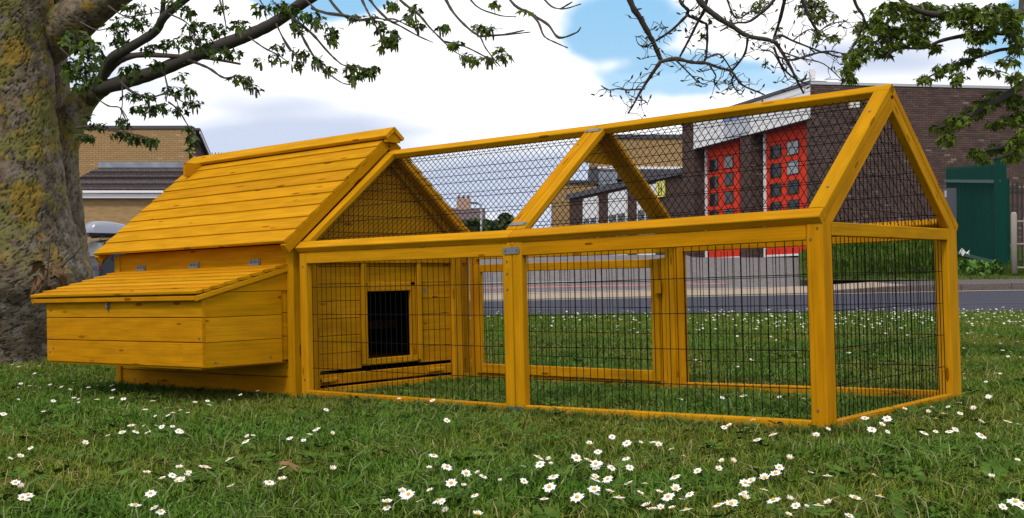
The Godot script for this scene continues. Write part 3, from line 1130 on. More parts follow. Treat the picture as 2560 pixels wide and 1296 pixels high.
	for gx in [RL - 0.021, 0.014]:
		segs = []
		z = 0.05
		while z < W - 0.04:
			var yt := EAVE + (0.835 - EAVE) * (1.0 - absf(z - W / 2) / (W / 2)) - 0.006
			if yt > EAVE + 0.01: segs.append([K(gx, 0.47 if gx > 1 else 0.49, z), K(gx, yt, z)])
			z += pitch
		for i in 4:
			var y := 0.53 + 0.0905 * i
			var half := (W / 2) * (1.0 - (y - EAVE) / (0.835 - EAVE)) - 0.006
			if half > 0.02: segs.append([K(gx + 0.0016, y, W / 2 - half), K(gx + 0.0016, y, W / 2 + half)])
		wires("wire_mesh", end if gx > 1 else coop, segs)
	# gusset under the ridge where the two halves meet
	cut_plate("gusset", coop, [Vector2(W / 2 - 0.112, 0.748), Vector2(W / 2 + 0.112, 0.748), Vector2(W / 2 + 0.005, 0.828), Vector2(W / 2 - 0.005, 0.828)], SEAM - 0.028, 0.012)


# ---------------------------------------------------------------- trees
func leaf_mesh(size: float, droop: float, seed_no: int) -> ArrayMesh:
	# five-lobed leaf: stalk at the origin, tip towards +X, upper side +Y
	var st := new_st()
	var r := RandomNumberGenerator.new()
	r.seed = seed_no
	var lobes := [[-2.3, 0.42], [-1.9, 0.26], [-1.15, 0.78], [-0.8, 0.42], [-0.28, 0.62], [0.0, 1.0], [0.28, 0.62], [0.8, 0.42], [1.15, 0.78], [1.9, 0.26], [2.3, 0.42]]
	var c := Vector3(0.36 * size, 0, 0)
	var pts := []
	for l in lobes:
		var a: float = l[0]
		var q: float = l[1] * size * 0.62 * r.randf_range(0.9, 1.1)
		var p := c + Vector3(cos(a) * q, 0, sin(a) * q)
		p.y = -droop * (p.x * p.x + p.z * p.z * 1.2) / size + r.randf_range(-0.02, 0.02) * size
		pts.append(p)
	st.set_color(Color.WHITE)
	for i in pts.size() - 1: tri(st, c, pts[i + 1], pts[i])
	tri(st, c, pts[0], Vector3.ZERO); tri(st, c, Vector3.ZERO, pts[-1])
	tri(st, Vector3(-0.35 * size, 0.06 * size, -0.008 * size), Vector3(-0.35 * size, 0.06 * size, 0.008 * size), Vector3.ZERO)
	return done(st)


func branch(st: SurfaceTool, pts: Array, r0: float, r1: float, sides := 6, knobs := 0.12) -> void:
	# smooth path through the points with slightly uneven thickness
	var path := []
	for i in pts.size() - 1:
		var a: Vector3 = pts[max(i - 1, 0)]
		var b: Vector3 = pts[i]
		var c: Vector3 = pts[i + 1]
		var d: Vector3 = pts[min(i + 2, pts.size() - 1)]
		for k in 5: path.append(b.cubic_interpolate(c, a, d, k / 5.0))
	path.append(pts[-1])
	var radii := []
	for i in path.size(): radii.append(lerpf(r0, r1, float(i) / (path.size() - 1)) * (1.0 + rng.randf_range(-knobs, knobs)))
	st.set_color(Color(0.052, 0.042, 0.036) * rng.randf_range(0.85, 1.15))
	tube_into(st, path, radii, sides)


func px_path(list: Array, d0: float, d1: float) -> Array:
	var out := []
	var n := list.size() / 2
	for i in n: out.append(spot(list[i * 2], list[i * 2 + 1], lerpf(d0, d1, float(i) / maxf(n - 1, 1))))
	return out


func sprig(st: SurfaceTool, from: Vector3, to: Vector3, r: float) -> void:
	var mid := (from + to) * 0.5 + Vector3(rng.randf_range(-0.2, 0.2), rng.randf_range(-0.05, 0.22), rng.randf_range(-0.2, 0.2)) * (to - from).length()
	tube_into(st, [from, mid, to], [r, r * 0.8, r * 0.5], 4, false)


func leaf_spot(list: Array, p: Vector3, tint: float, scale: float, down := 0.5) -> void:
	var yaw := rng.randf() * TAU
	var outd := Vector3(cos(yaw), rng.randf_range(-1.2, 0.15) * down * 1.6, sin(yaw)).normalized()
	var up := (Vector3.UP + Vector3(rng.randf_range(-0.6, 0.6), 0, rng.randf_range(-0.6, 0.6))).normalized()
	var z := outd.cross(up).normalized()
	var b := Basis(outd, z.cross(outd), z)
	var s := scale * rng.randf_range(0.6, 1.25)
	list.append([Transform3D(Basis(b.x * s, b.y * s, b.z * s), p), tint * rng.randf_range(0.7, 1.3)])


func grow_leaves(tree: Node3D, spots: Array, greens: Array) -> void:
	var meshes := [leaf_mesh(0.062, 0.35, 1), leaf_mesh(0.058, 0.8, 2), leaf_mesh(0.066, 0.15, 3)]
	var mats := []
	for g in greens:
		var m := StandardMaterial3D.new()
		m.albedo_color = (g as Color).linear_to_srgb()
		m.roughness = 0.7
		m.backlight_enabled = true
		m.backlight = Color(0.42, 0.5, 0.12)
		mats.append(m)
	# nearest leaves one by one, the rest of the crown as one part
	var order: Array = range(spots.size())
	order.sort_custom(func(a, b): return spots[a][0].origin.distance_to(EYE) / spots[a][0].basis.x.length() < spots[b][0].origin.distance_to(EYE) / spots[b][0].basis.x.length())
	var xfs := [[], [], []]
	var cols := [[], [], []]
	for i in order.size():
		var s: Array = spots[order[i]]
		var k := i % 3
		if i < 300:
			mesh_node("leaf", meshes[k], mats[int(clampf(s[1] * 1.5, 0, 2.99))], tree, s[0])
		else:
			xfs[k].append(s[0])
			cols[k].append((greens[int(clampf(s[1] * 1.5, 0, 2.99))] as Color) * rng.randf_range(0.8, 1.2))
	for k in 3:
		if xfs[k].size(): scatter("foliage", meshes[k], M.leafy, xfs[k], cols[k], tree)


func bark_color(p: Vector3, crack: float, fine: float, fl: float) -> Color:
	var c := Color(0.105, 0.075, 0.048).lerp(Color(0.19, 0.145, 0.098), clampf(0.5 + fl * 1.6, 0, 1))
	var l1 := noise.get_noise_3d(p.x * 230, p.y * 210 + 300, p.z * 230) + 0.55 * noise.get_noise_3d(p.x * 1200, p.y * 1000, p.z * 1200) + 0.5 * noise.get_noise_3d(p.x * 60, p.y * 60 + 77, p.z * 60)
	var high := smooth(0.2, 0.7, p.y)
	var li := smoothstep(0.02, 0.11, l1) * high
	var kind := noise.get_noise_3d(p.x * 160 + 50, p.y * 160, p.z * 160 + 20)
	c = c.lerp(Color(0.28, 0.18, 0.012).lerp(Color(0.165, 0.155, 0.03), smoothstep(-0.12, 0.12, kind)), li * 0.82)
	var pale := smoothstep(0.12, 0.26, noise.get_noise_3d(p.x * 420 + 900, p.y * 380, p.z * 420)) * (1.0 - li)
	c = c.lerp(Color(0.27, 0.235, 0.20), pale * lerpf(0.8, 0.45, high))
	return c * (0.2 + 0.72 * crack) * (0.5 + 0.5 * fine)


func bark_stem(st: SurfaceTool, pts: Array, radii: Array, sides: int, rows: int, amp: float, base_index: int) -> int:
	var n := pts.size() - 1
	for j in rows + 1:
		var t := float(j) / rows * n
		var i := mini(int(t), n - 1)
		var f := t - i
		var a: Vector3 = pts[max(i - 1, 0)]
		var d: Vector3 = pts[min(i + 2, n)]
		var c: Vector3 = (pts[i] as Vector3).cubic_interpolate(pts[i + 1], a, d, f)
		var rad: float = cubic_interpolate(radii[i], radii[i + 1], radii[max(i - 1, 0)], radii[min(i + 2, n)], f)
		var c2: Vector3 = (pts[i] as Vector3).cubic_interpolate(pts[i + 1], a, d, f + 0.02)
		var dir := (c2 - c).normalized()
		var x := dir.cross(Vector3(0, 0.05, 1)).normalized()
		var y := x.cross(dir)
		for k in sides + 1:
			var ang := TAU * (k % sides) / sides
			var o := x * cos(ang) + y * sin(ang)
			var p := c + o * rad
			var warp := Vector3(noise.get_noise_3d(p.x * 500, p.y * 500, p.z * 500), noise.get_noise_3d(p.x * 500 + 70, p.y * 500, p.z * 500), 0) * 0.03
			var w := p + warp
			var crack := smoothstep(0.0, 0.07, absf(noise.get_noise_3d(w.x * 620, w.y * 470, w.z * 620)))
			var fine := smoothstep(0.0, 0.09, absf(noise.get_noise_3d(w.x * 1500 + 9, w.y * 1250, w.z * 1500)))
			var fl := noise.get_noise_3d(p.x * 420, p.y * 420, p.z * 420)
			var lump := noise.get_noise_3d(p.x * 70, p.y * 45, p.z * 70)
			var h := amp * (0.75 * crack + 0.4 * fine + fl * 0.9) + lump * rad * 0.10
			st.set_color(bark_color(p, crack, fine, fl))
			st.add_vertex(p + o * h)
	for j in rows:
		for k in sides:
			var a := base_index + j * (sides + 1) + k
			var b := a + 1
			var c := a + sides + 1
			st.add_index(a); st.add_index(b); st.add_index(c)
			st.add_index(b); st.add_index(c + 1); st.add_index(c)
	return base_index + (rows + 1) * (sides + 1)


func make_near_tree() -> void:
	var tree := thing("maple_tree", "old tree with thick lichen covered trunk behind the nest box, young leaves", "tree")
	var st := new_st(false)
	var d := 6.75
	var main := [spot(-5, 935, d), spot(-4, 880, d), spot(0, 800, d), spot(0, 690, d), spot(2, 560, d), spot(-12, 400, d), spot(-24, 230, d), spot(-22, 80, d), spot(-20, -60, d), spot(-30, -260, d)]
	var k := d / FOCAL
	var idx := bark_stem(st, main, [150 * k, 140 * k, 168 * k, 212 * k, 166 * k, 150 * k, 139 * k, 130 * k, 136 * k, 150 * k], 300, 430, 0.013, 0)
	var d2 := 7.05
	var k2 := d2 / FOCAL
	var second := [spot(150, 760, d2), spot(154, 660, d2), spot(154, 560, d2), spot(150, 430, d2), spot(150, 320, d2), spot(137, 210, d2), spot(125, 100, d2), spot(120, -20, d2), spot(120, -120, d2)]
	idx = bark_stem(st, second, [75 * k2, 62 * k2, 50 * k2, 43 * k2, 38 * k2, 28 * k2, 36 * k2, 48 * k2, 48 * k2], 120, 240, 0.009, idx)
	var limb := [spot(158, 380, d2), spot(172, 315, d2), spot(192, 272, d2), spot(222, 238, d2), spot(258, 216, 6.85)]
	idx = bark_stem(st, limb, [32 * k2, 36 * k2, 33 * k2, 27 * k2, 19 * k2], 90, 110, 0.005, idx)
	var dark := [spot(100, 120, 6.9), spot(150, 75, 6.85), spot(205, 38, 6.7), spot(262, -2, 6.6), spot(330, -50, 6.5), spot(430, -110, 6.4)]
	idx = bark_stem(st, dark, [50 * k, 56 * k, 46 * k, 40 * k, 36 * k, 30 * k], 110, 160, 0.006, idx)
	mesh_node("trunk", done(st), M.bark, tree)

	# limbs
	var limbs := [
		[[245, 222, 310, 205, 380, 183, 460, 150, 540, 118, 620, 88, 690, 54, 755, 8, 830, -40, 930, -95], 6.85, 5.7, 0.042, 0.026],
		[[240, 226, 262, 178, 280, 145, 330, 115, 388, 78, 410, 42, 470, -8, 540, -60], 6.85, 6.2, 0.032, 0.02],
		[[262, 186, 285, 160, 312, 145, 352, 137, 430, 140, 520, 146, 600, 160], 6.8, 6.3, 0.026, 0.006],
		[[392, 76, 405, 36, 408, -8, 410, -60], 6.6, 6.5, 0.016, 0.011],
		[[120, -60, 500, -170, 900, -175, 1300, -140, 1500, -120], 6.9, 5.0, 0.09, 0.04]]
	for i in limbs.size():
		var l: Array = limbs[i]
		var bs := new_st(false)
		branch(bs, px_path(l[0], l[1], l[2]), l[3], l[4], 10, 0.05)
		mesh_node("limb", done(bs), M.bark, tree)

	# twigs
	var tw := new_st(false)
	var twigs := [
		[780, 20, 805, 30, 870, 40, 905, 52, 932, 42], [735, 45, 760, 100, 790, 150, 812, 176, 850, 205, 875, 212], [735, 48, 780, 85, 815, 125, 840, 150, 865, 165, 930, 172],
		[880, -70, 905, 0, 925, 40, 945, 75, 965, 105], [890, -70, 925, 0, 965, 45, 1000, 65, 1045, 90, 1082, 106], [920, -90, 1000, 0, 1045, 35, 1075, 70, 1110, 105, 1130, 125, 1168, 147],
		[1110, 104, 1160, 116, 1215, 143, 1246, 160], [1060, -120, 1115, 0, 1140, 40, 1175, 75, 1200, 93, 1215, 122, 1250, 166], [1200, 91, 1270, 86, 1326, 80], [1265, 86, 1310, 76],
		[1200, -140, 1275, 0, 1320, 30, 1345, 55, 1360, 90, 1388, 106, 1420, 120], [1335, 40, 1370, 62, 1397, 94, 1440, 82, 1452, 68], [1130, -110, 1178, 2, 1240, 36, 1290, 42], [1300, -100, 1362, 0, 1402, 22, 1452, 10], [1402, 22, 1430, 5],
		[805, -30, 840, 20, 880, 50, 940, 45, 985, 55, 1010, 48], [690, 60, 720, 120, 735, 130, 760, 162], [755, -10, 800, 30, 860, 42], [960, 50, 985, 48, 1035, 70, 1060, 62],
		[470, 150, 520, 170, 560, 195, 600, 190, 632, 215], [620, 92, 660, 120, 690, 135, 720, 155], [690, 60, 705, 90, 745, 150], [300, 205, 330, 230, 370, 245, 420, 235, 470, 262, 505, 258], [410, 180, 420, 220, 440, 250, 450, 285],
		[240, 245, 270, 265, 300, 270, 320, 300], [305, 210, 305, 260, 300, 300], [420, 255, 445, 275, 470, 315, 490, 340], [190, 320, 230, 316, 270, 325, 330, 335, 395, 352], [185, 338, 215, 340, 240, 345], [300, 270, 330, 335], [345, 275, 380, 285],
		[270, 15, 310, 40, 350, 38, 400, 30], [200, 55, 240, 75, 270, 70], [180, 90, 200, 130, 240, 170, 230, 210], [150, 120, 190, 160, 215, 210], [410, 30, 470, 60, 490, 110], [540, -30, 560, 40, 566, 80], [552, -30, 562, 50], [640, -20, 655, 10, 680, 40], [660, -30, 680, 0, 700, 30]]
	for t in twigs:
		branch(tw, px_path(t, 6.3 - float(t[0]) / 1000.0, 6.1 - float(t[t.size() - 2]) / 1000.0), 0.0078 if t.size() > 8 else 0.005, 0.0022, 5, 0.25)
	# leaves: centre, half widths in photo pixels, how many
	var groups := [[190, 95, 40, 28, 26], [225, 130, 40, 34, 40], [180, 170, 25, 25, 24], [215, 190, 25, 20, 18], [205, 215, 20, 12, 8], [290, 70, 30, 20, 14], [330, 45, 45, 18, 20], [350, 12, 40, 12, 14], [300, 100, 30, 12, 10],
		[360, 62, 30, 14, 10], [470, 25, 18, 12, 10], [490, 65, 30, 15, 20], [540, 70, 30, 14, 16], [480, 102, 50, 18, 36], [420, 108, 25, 12, 14], [372, 118, 20, 12, 10], [560, 130, 45, 18, 26], [600, 62, 22, 14, 12], [650, 18, 18, 12, 10], [700, 12, 30, 10, 12],
		[742, 62, 22, 18, 12], [725, 25, 30, 16, 14], [770, 40, 22, 14, 12], [800, 50, 20, 14, 10], [830, 85, 18, 22, 18], [700, 115, 18, 12, 8], [690, 140, 18, 10, 8], [740, 155, 22, 8, 8], [650, 150, 20, 8, 5], [790, 148, 16, 8, 6], [820, 170, 18, 8, 7], [600, 195, 30, 10, 16], [622, 212, 12, 6, 5],
		[330, 175, 28, 18, 20], [390, 157, 24, 12, 14], [332, 235, 26, 9, 12], [365, 240, 18, 10, 8], [430, 225, 24, 12, 12], [470, 222, 20, 12, 10], [450, 190, 14, 10, 5], [362, 272, 36, 12, 22], [405, 262, 20, 10, 10], [445, 272, 18, 10, 10], [482, 258, 24, 10, 14], [300, 302, 14, 14, 8], [318, 305, 8, 8, 4],
		[240, 315, 32, 10, 16], [215, 340, 26, 6, 14], [300, 335, 28, 9, 16], [340, 346, 26, 9, 16], [375, 350, 22, 8, 14], [475, 322, 14, 8, 8], [480, 345, 14, 14, 12], [476, 375, 6, 12, 4], [215, 290, 12, 5, 4],
		[735, 125, 16, 10, 4], [762, 130, 14, 10, 6], [795, 152, 14, 8, 6], [868, 165, 14, 7, 6], [892, 166, 14, 7, 6], [915, 176, 20, 10, 16], [935, 170, 12, 8, 6], [905, 186, 12, 6, 5], [880, 193, 14, 8, 8], [980, 10, 20, 14, 12], [950, 65, 14, 14, 10], [980, 78, 12, 10, 8], [985, 98, 16, 14, 16], [960, 95, 10, 8, 5], [955, 112, 8, 5, 3], [880, 40, 16, 6, 6], [932, 42, 12, 8, 6], [1018, 42, 14, 8, 6], [1035, 22, 24, 14, 12], [1110, 65, 16, 6, 8], [1195, 65, 10, 6, 5], [1222, 70, 16, 10, 9], [1142, 110, 14, 10, 8], [1163, 140, 16, 10, 9], [1185, 146, 10, 8, 6], [1222, 145, 12, 8, 6], [1262, 138, 16, 8, 8], [1250, 120, 8, 5, 3], [1310, 25, 10, 6, 4], [1240, 8, 14, 8, 6], [1045, 60, 12, 8, 5], [640, 220, 10, 5, 2], [560, 20, 30, 14, 8], [430, 5, 30, 10, 10]]
	var spots := []
	for g in groups:
		var dd: float = 6.25 - g[0] / 1000.0
		var bc := spot(g[0], g[1], dd)
		var nl: int = g[4]
		for i in int(nl * 2.2):
			var a := rng.randf() * TAU
			var q := sqrt(rng.randf())
			var p := spot(g[0] + cos(a) * q * g[2], g[1] + sin(a) * q * g[3], dd + rng.randf_range(-0.12, 0.12))
			leaf_spot(spots, p, 1.0, 0.85 if g[0] < 240 and g[1] < 220 else 0.64, 0.75)
			if i % 3 == 0: sprig(tw, bc + (p - bc) * 0.15, p, 0.0018)
		if rng.randf() < 0.55:
			for i in 2:   # hanging catkins
				var p := spot(g[0] + rng.randf_range(-1, 1) * g[2] * 0.7, g[1] + g[3] * 0.7, dd)
				tw.set_color(Color(0.07, 0.075, 0.03))
				tube_into(tw, [p, p + Vector3(0.002, -0.025, 0), p + Vector3(0.003, -0.042, 0)], [0.002, 0.0052, 0.003], 5)
	mesh_node("twigs", done(tw), M.bark, tree).set_meta("kind", "stuff")
	grow_leaves(tree, spots, [Color(0.022, 0.04, 0.008), Color(0.036, 0.064, 0.011), Color(0.065, 0.105, 0.017)])
	# dead shoots at the trunk's foot
	var sh := new_st(false)
	branch(sh, px_path([98, 730, 115, 690, 122, 640, 124, 600], 5.98, 6.0), 0.005, 0.003, 5)
	branch(sh, px_path([122, 655, 112, 640, 95, 620, 88, 580], 5.99, 6.02), 0.004, 0.0025, 5)
	mesh_node("dead_shoot", done(sh), M.bark, tree)
	sh = new_st(false)
	branch(sh, px_path([152, 668, 170, 650, 190, 632, 202, 617], 6.0, 6.05), 0.006, 0.005, 6)
	mesh_node("dead_shoot", done(sh), M.bark, tree)
	var lf := [leaf_mesh(0.1, 0.9, 20), leaf_mesh(0.09, 1.2, 21)]
	var dry := plain(lin(0.13, 0.068, 0.026), 0.9)
	for i in 16:
		var p := spot(rng.randf_range(85, 175), rng.randf_range(650, 730), rng.randf_range(5.9, 6.05))
		var sp := []
		leaf_spot(sp, p, 1.0, 1.0, 0.9)
		mesh_node("dead_leaf", lf[i % 2], dry, tree, sp[0][0])


func make_far_side_tree() -> void:
	var tree := thing("spring_tree", "overhanging tree with bare budding twigs and fresh leaves above the gable end", "tree")
	var bs := new_st(false)
	branch(bs, [Vector3(4.9, -0.1, -5.6), Vector3(4.85, 1.2, -5.6), Vector3(4.6, 2.2, -5.5), Vector3(4.2, 2.9, -5.4)], 0.2, 0.13, 12, 0.05)
	mesh_node("trunk", done(bs), M.bark, tree)
	var limbs := [
		[[Vector3(4.3, 2.75, -5.4), spot(2600, -180, 5.2), spot(2300, -260, 5.0), spot(1950, -200, 4.8), spot(1650, -160, 4.6)], 0.07, 0.03],
		[[Vector3(4.7, 1.9, -5.5), spot(2800, 60, 5.2), spot(2640, 150, 5.0), spot(2560, 210, 4.9), spot(2480, 260, 4.85), spot(2390, 305, 4.8), spot(2340, 322, 4.8)], 0.03, 0.004],
		[[Vector3(4.7, 2.0, -5.5), spot(2760, -40, 5.2), spot(2560, 35, 5.0), spot(2400, 40, 4.9), spot(2300, 28, 4.8), spot(2240, -10, 4.8)], 0.03, 0.006],
		[[Vector3(4.7, 1.7, -5.5), spot(2760, 280, 5.2), spot(2620, 350, 5.0), spot(2540, 365, 4.9), spot(2470, 375, 4.85), spot(2430, 385, 4.8)], 0.02, 0.004],
		[[spot(2560, -60, 5.0), spot(2540, 70, 4.9), spot(2450, 82, 4.9), spot(2360, 100, 4.85), spot(2310, 120, 4.8), spot(2240, 122, 4.75), spot(2210, 152, 4.75)], 0.012, 0.003],
		[[spot(2620, 60, 5.0), spot(2560, 115, 4.9), spot(2500, 125, 4.9), spot(2440, 145, 4.85), spot(2370, 168, 4.85), spot(2310, 200, 4.8)], 0.01, 0.003]]
	for l in limbs:
		var s := new_st(false)
		branch(s, l[0], l[1], l[2], 9, 0.06)
		mesh_node("limb", done(s), M.bark, tree)
	var tw := new_st(false)
	var bare := [
		[[1530, -150, 1575, 0, 1600, 45, 1625, 90, 1640, 120, 1653, 152], 0.014, 0.0095], [[1653, 152, 1630, 185, 1617, 205, 1598, 235, 1585, 260, 1570, 284], 0.008, 0.003], [[1612, 222, 1570, 225, 1545, 222, 1520, 225, 1503, 214], 0.004, 0.002], [[1595, 251, 1612, 252, 1620, 262], 0.003, 0.0015],
		[[1653, 154, 1690, 147, 1730, 156, 1765, 158, 1800, 170, 1828, 178, 1845, 200, 1860, 215, 1890, 228, 1912, 237], 0.009, 0.003], [[1775, -40, 1762, 22, 1745, 55, 1725, 95, 1700, 142], 0.008, 0.0045],
		[[1690, -120, 1745, -5, 1790, 40, 1830, 65, 1870, 90, 1930, 102, 1950, 122, 1975, 165, 1995, 205, 2010, 234], 0.015, 0.004], [[1680, -80, 1700, 0, 1720, 25, 1720, 38, 1755, 55, 1768, 68, 1766, 140, 1757, 156], 0.008, 0.005], [[1718, 38, 1680, 75, 1640, 102], 0.006, 0.004],
		[[1870, 92, 1862, 135, 1830, 178], 0.005, 0.004], [[1975, -60, 1962, 0, 1950, 50, 1935, 96], 0.009, 0.006], [[1970, -70, 1935, 0, 1900, 35, 1870, 55, 1840, 58, 1800, 78], 0.008, 0.003], [[1930, 106, 1950, 88, 1985, 103, 2050, 128, 2090, 140], 0.006, 0.003], [[1935, 118, 1955, 165, 1985, 195, 2018, 210], 0.006, 0.003],
		[[1940, 140, 1980, 150, 2030, 136, 2075, 128, 2130, 140], 0.005, 0.003], [[1768, 145, 1800, 136, 1830, 176], 0.004, 0.003], [[1690, 150, 1730, 190, 1745, 205, 1770, 212], 0.004, 0.002], [[1775, 165, 1790, 190, 1785, 205, 1800, 225], 0.0035, 0.002], [[1835, 186, 1830, 205, 1838, 222, 1852, 236, 1862, 222], 0.0035, 0.002],
		[[1980, -80, 2010, 10, 2030, 55, 2050, 85, 2065, 92], 0.008, 0.004], [[2045, 82, 2075, 60, 2105, 55, 2120, 50], 0.003, 0.0015], [[2120, -60, 2140, 10, 2160, 45, 2150, 85, 2125, 130, 2105, 150], 0.007, 0.003], [[2160, 45, 2180, 80, 2230, 110], 0.005, 0.002], [[1950, 128, 2000, 145, 2060, 160, 2110, 205], 0.004, 0.002], [[1985, 100, 2020, 75, 2045, 80], 0.003, 0.002], [[1800, -60, 1830, 30, 1850, 45, 1880, 28, 1915, 40], 0.005, 0.002], [[1670, 68, 1650, 70, 1655, 52], 0.003, 0.0015], [[1632, 105, 1612, 118, 1595, 108, 1590, 92], 0.0035, 0.0015], [[1905, 125, 1935, 135, 1970, 200], 0.004, 0.002]]
	var buds := new_st(false)
	for b in bare:
		var path := px_path(b[0], 4.6, 4.75)
		branch(tw, path, b[1], b[2], 6, 0.16)
		for i in range(1, path.size()):
			for k in 3:   # short spurs with buds
				var p: Vector3 = (path[i - 1] as Vector3).lerp(path[i], rng.randf())
				if p.y > 1.62: continue
				var dir := Vector3(rng.randf_range(-1, 1), rng.randf_range(-0.8, 0.6), rng.randf_range(-0.7, 0.7)).normalized()
				var q := p + dir * rng.randf_range(0.015, 0.075)
				sprig(tw, p, q, 0.0019)
				if rng.randf() < 0.5:
					var e := (dir + Vector3(0, 0.7, 0)).normalized()
					buds.set_color(Color(0.045, 0.042, 0.03))
					tube_into(buds, [q, q + e * 0.006, q + e * 0.014, q + e * 0.021], [0.001, 0.0038, 0.0034, 0.0005], 6)
				if rng.randf() < 0.5: sprig(tw, q, q + Vector3(rng.randf_range(-1, 1), rng.randf_range(-1, 0.8), 0).normalized() * 0.03, 0.0014)
	mesh_node("buds", done(buds), M.bark, tree).set_meta("kind", "stuff")
	var groups := [[2030, 18, 42, 26, 46], [2062, 42, 30, 20, 18], [2050, 80, 18, 8, 8], [2085, 95, 20, 10, 12], [2040, 95, 14, 8, 6], [2235, 25, 50, 25, 70], [2320, 30, 50, 28, 80], [2410, 35, 50, 30, 80], [2500, 40, 55, 36, 110], [2540, 80, 25, 30, 40], [2150, 70, 16, 18, 16], [2165, 105, 22, 20, 24], [2140, 140, 28, 22, 40],
		[2118, 170, 16, 12, 16], [2125, 195, 16, 10, 16], [2190, 60, 30, 22, 40], [2230, 85, 34, 22, 60], [2240, 112, 22, 10, 20], [2205, 125, 30, 14, 26], [2300, 98, 26, 14, 30], [2300, 70, 50, 20, 50], [2342, 120, 14, 10, 12], [2450, 85, 40, 22, 46], [2440, 128, 26, 10, 16], [2412, 152, 22, 9, 18], [2380, 165, 18, 8, 14], [2345, 172, 14, 8, 10], [2310, 196, 18, 7, 16], [2350, 185, 14, 6, 8], [2400, 188, 18, 8, 14], [2390, 206, 8, 6, 6], [2462, 175, 18, 7, 8],
		[2520, 152, 24, 9, 14], [2542, 118, 16, 14, 16], [2490, 182, 18, 6, 6], [2540, 190, 20, 12, 16], [2550, 212, 12, 6, 8], [2495, 238, 30, 12, 26], [2465, 258, 26, 12, 28], [2430, 280, 28, 13, 36], [2395, 300, 28, 14, 36], [2362, 318, 22, 9, 18], [2338, 316, 12, 5, 8], [2370, 348, 22, 14, 26], [2540, 250, 24, 18, 34], [2550, 292, 16, 18, 26], [2515, 300, 22, 10, 16], [2480, 312, 20, 7, 10], [2445, 382, 22, 12, 24], [2490, 370, 22, 12, 24], [2540, 360, 24, 18, 40], [2530, 392, 20, 9, 16], [2462, 396, 14, 6, 8], [2556, 330, 12, 14, 20], [1760, 85, 10, 6, 4], [1890, 20, 22, 12, 10], [1910, 5, 20, 10, 8], [1940, 70, 10, 8, 3], [1775, 50, 8, 8, 3], [1915, 158, 8, 8, 3]]
	var spots := []
	for g in groups:
		var dd := 4.8 + rng.randf_range(-0.1, 0.25)
		var bc := spot(g[0], g[1], dd)
		for i in int(g[4] * 3.2):
			var a := rng.randf() * TAU
			var q := sqrt(rng.randf())
			var p := spot(g[0] + cos(a) * q * g[2], g[1] + sin(a) * q * g[3], dd + rng.randf_range(-0.15, 0.15))
			leaf_spot(spots, p, 1.0, 0.53 if g[0] > 2100 else 0.4, 0.5)
			if i % 3 == 0: sprig(tw, bc + (p - bc) * 0.1, p, 0.0017)
	mesh_node("twigs", done(tw), M.bark, tree).set_meta("kind", "stuff")
	grow_leaves(tree, spots, [Color(0.04, 0.065, 0.010), Color(0.085, 0.12, 0.014), Color(0.16, 0.185, 0.022)])


# ---------------------------------------------------------------- buildings
# bricks laid on a wall face; the 300 nearest the eye one by one, the others as one part
func lay_bricks(parent: Node3D, o: Vector3, right: Vector3, up_h: float, width: float, base: Color, pale: Color, spread: float, singles: int, odd := 0.05) -> void:
	# o, right: in the parent's own axes; the face looks along right x up
	var nrm := right.cross(Vector3.UP).normalized()
	var mesh := BoxMesh.new()
	mesh.size = Vector3(0.215, 0.064, 0.03)
	var r := RandomNumberGenerator.new()
	r.seed = int(width * 1000)
	var xfs := []
	var cols := []
	var rows := int(up_h / 0.075)
	for j in rows:
		var x := -0.1125 if j % 2 else 0.0
		while x < width - 0.1:
			var cx := x + 0.1075
			if cx > 0.1:
				xfs.append(Transform3D(Basis(right, Vector3.UP, nrm), o + right * cx + Vector3.UP * (j * 0.075 + 0.0375) - nrm * (0.006 + r.randf() * 0.003)))
				var f := 1.0 + r.randf_range(-spread, spread)
				var c := base * f
				if r.randf() < odd: c = base.lerp(pale, r.randf_range(0.3, 1.0))
				c.a = 1.0
				cols.append(c)
			x += 0.225
	var order: Array = range(xfs.size())
	var inv := parent.transform
	order.sort_custom(func(a, b): return (inv * xfs[a].origin).distance_to(EYE) < (inv * xfs[b].origin).distance_to(EYE))
	var mats := []
	for i in 6: mats.append(plain((base * (1.0 + spread * (i - 2.5) / 2.5)).linear_to_srgb(), 0.92))
	for m in mats: m.albedo_color.a = 1.0
	var rest := []
	var rest_c := []
	for i in order.size():
		if i < singles: mesh_node("brick", mesh, mats[r.randi() % 6], parent, xfs[order[i]])
		else:
			rest.append(xfs[order[i]])
			rest_c.append(cols[order[i]])
	if rest.size(): scatter("bricks", mesh, M.brick, rest, rest_c, parent)


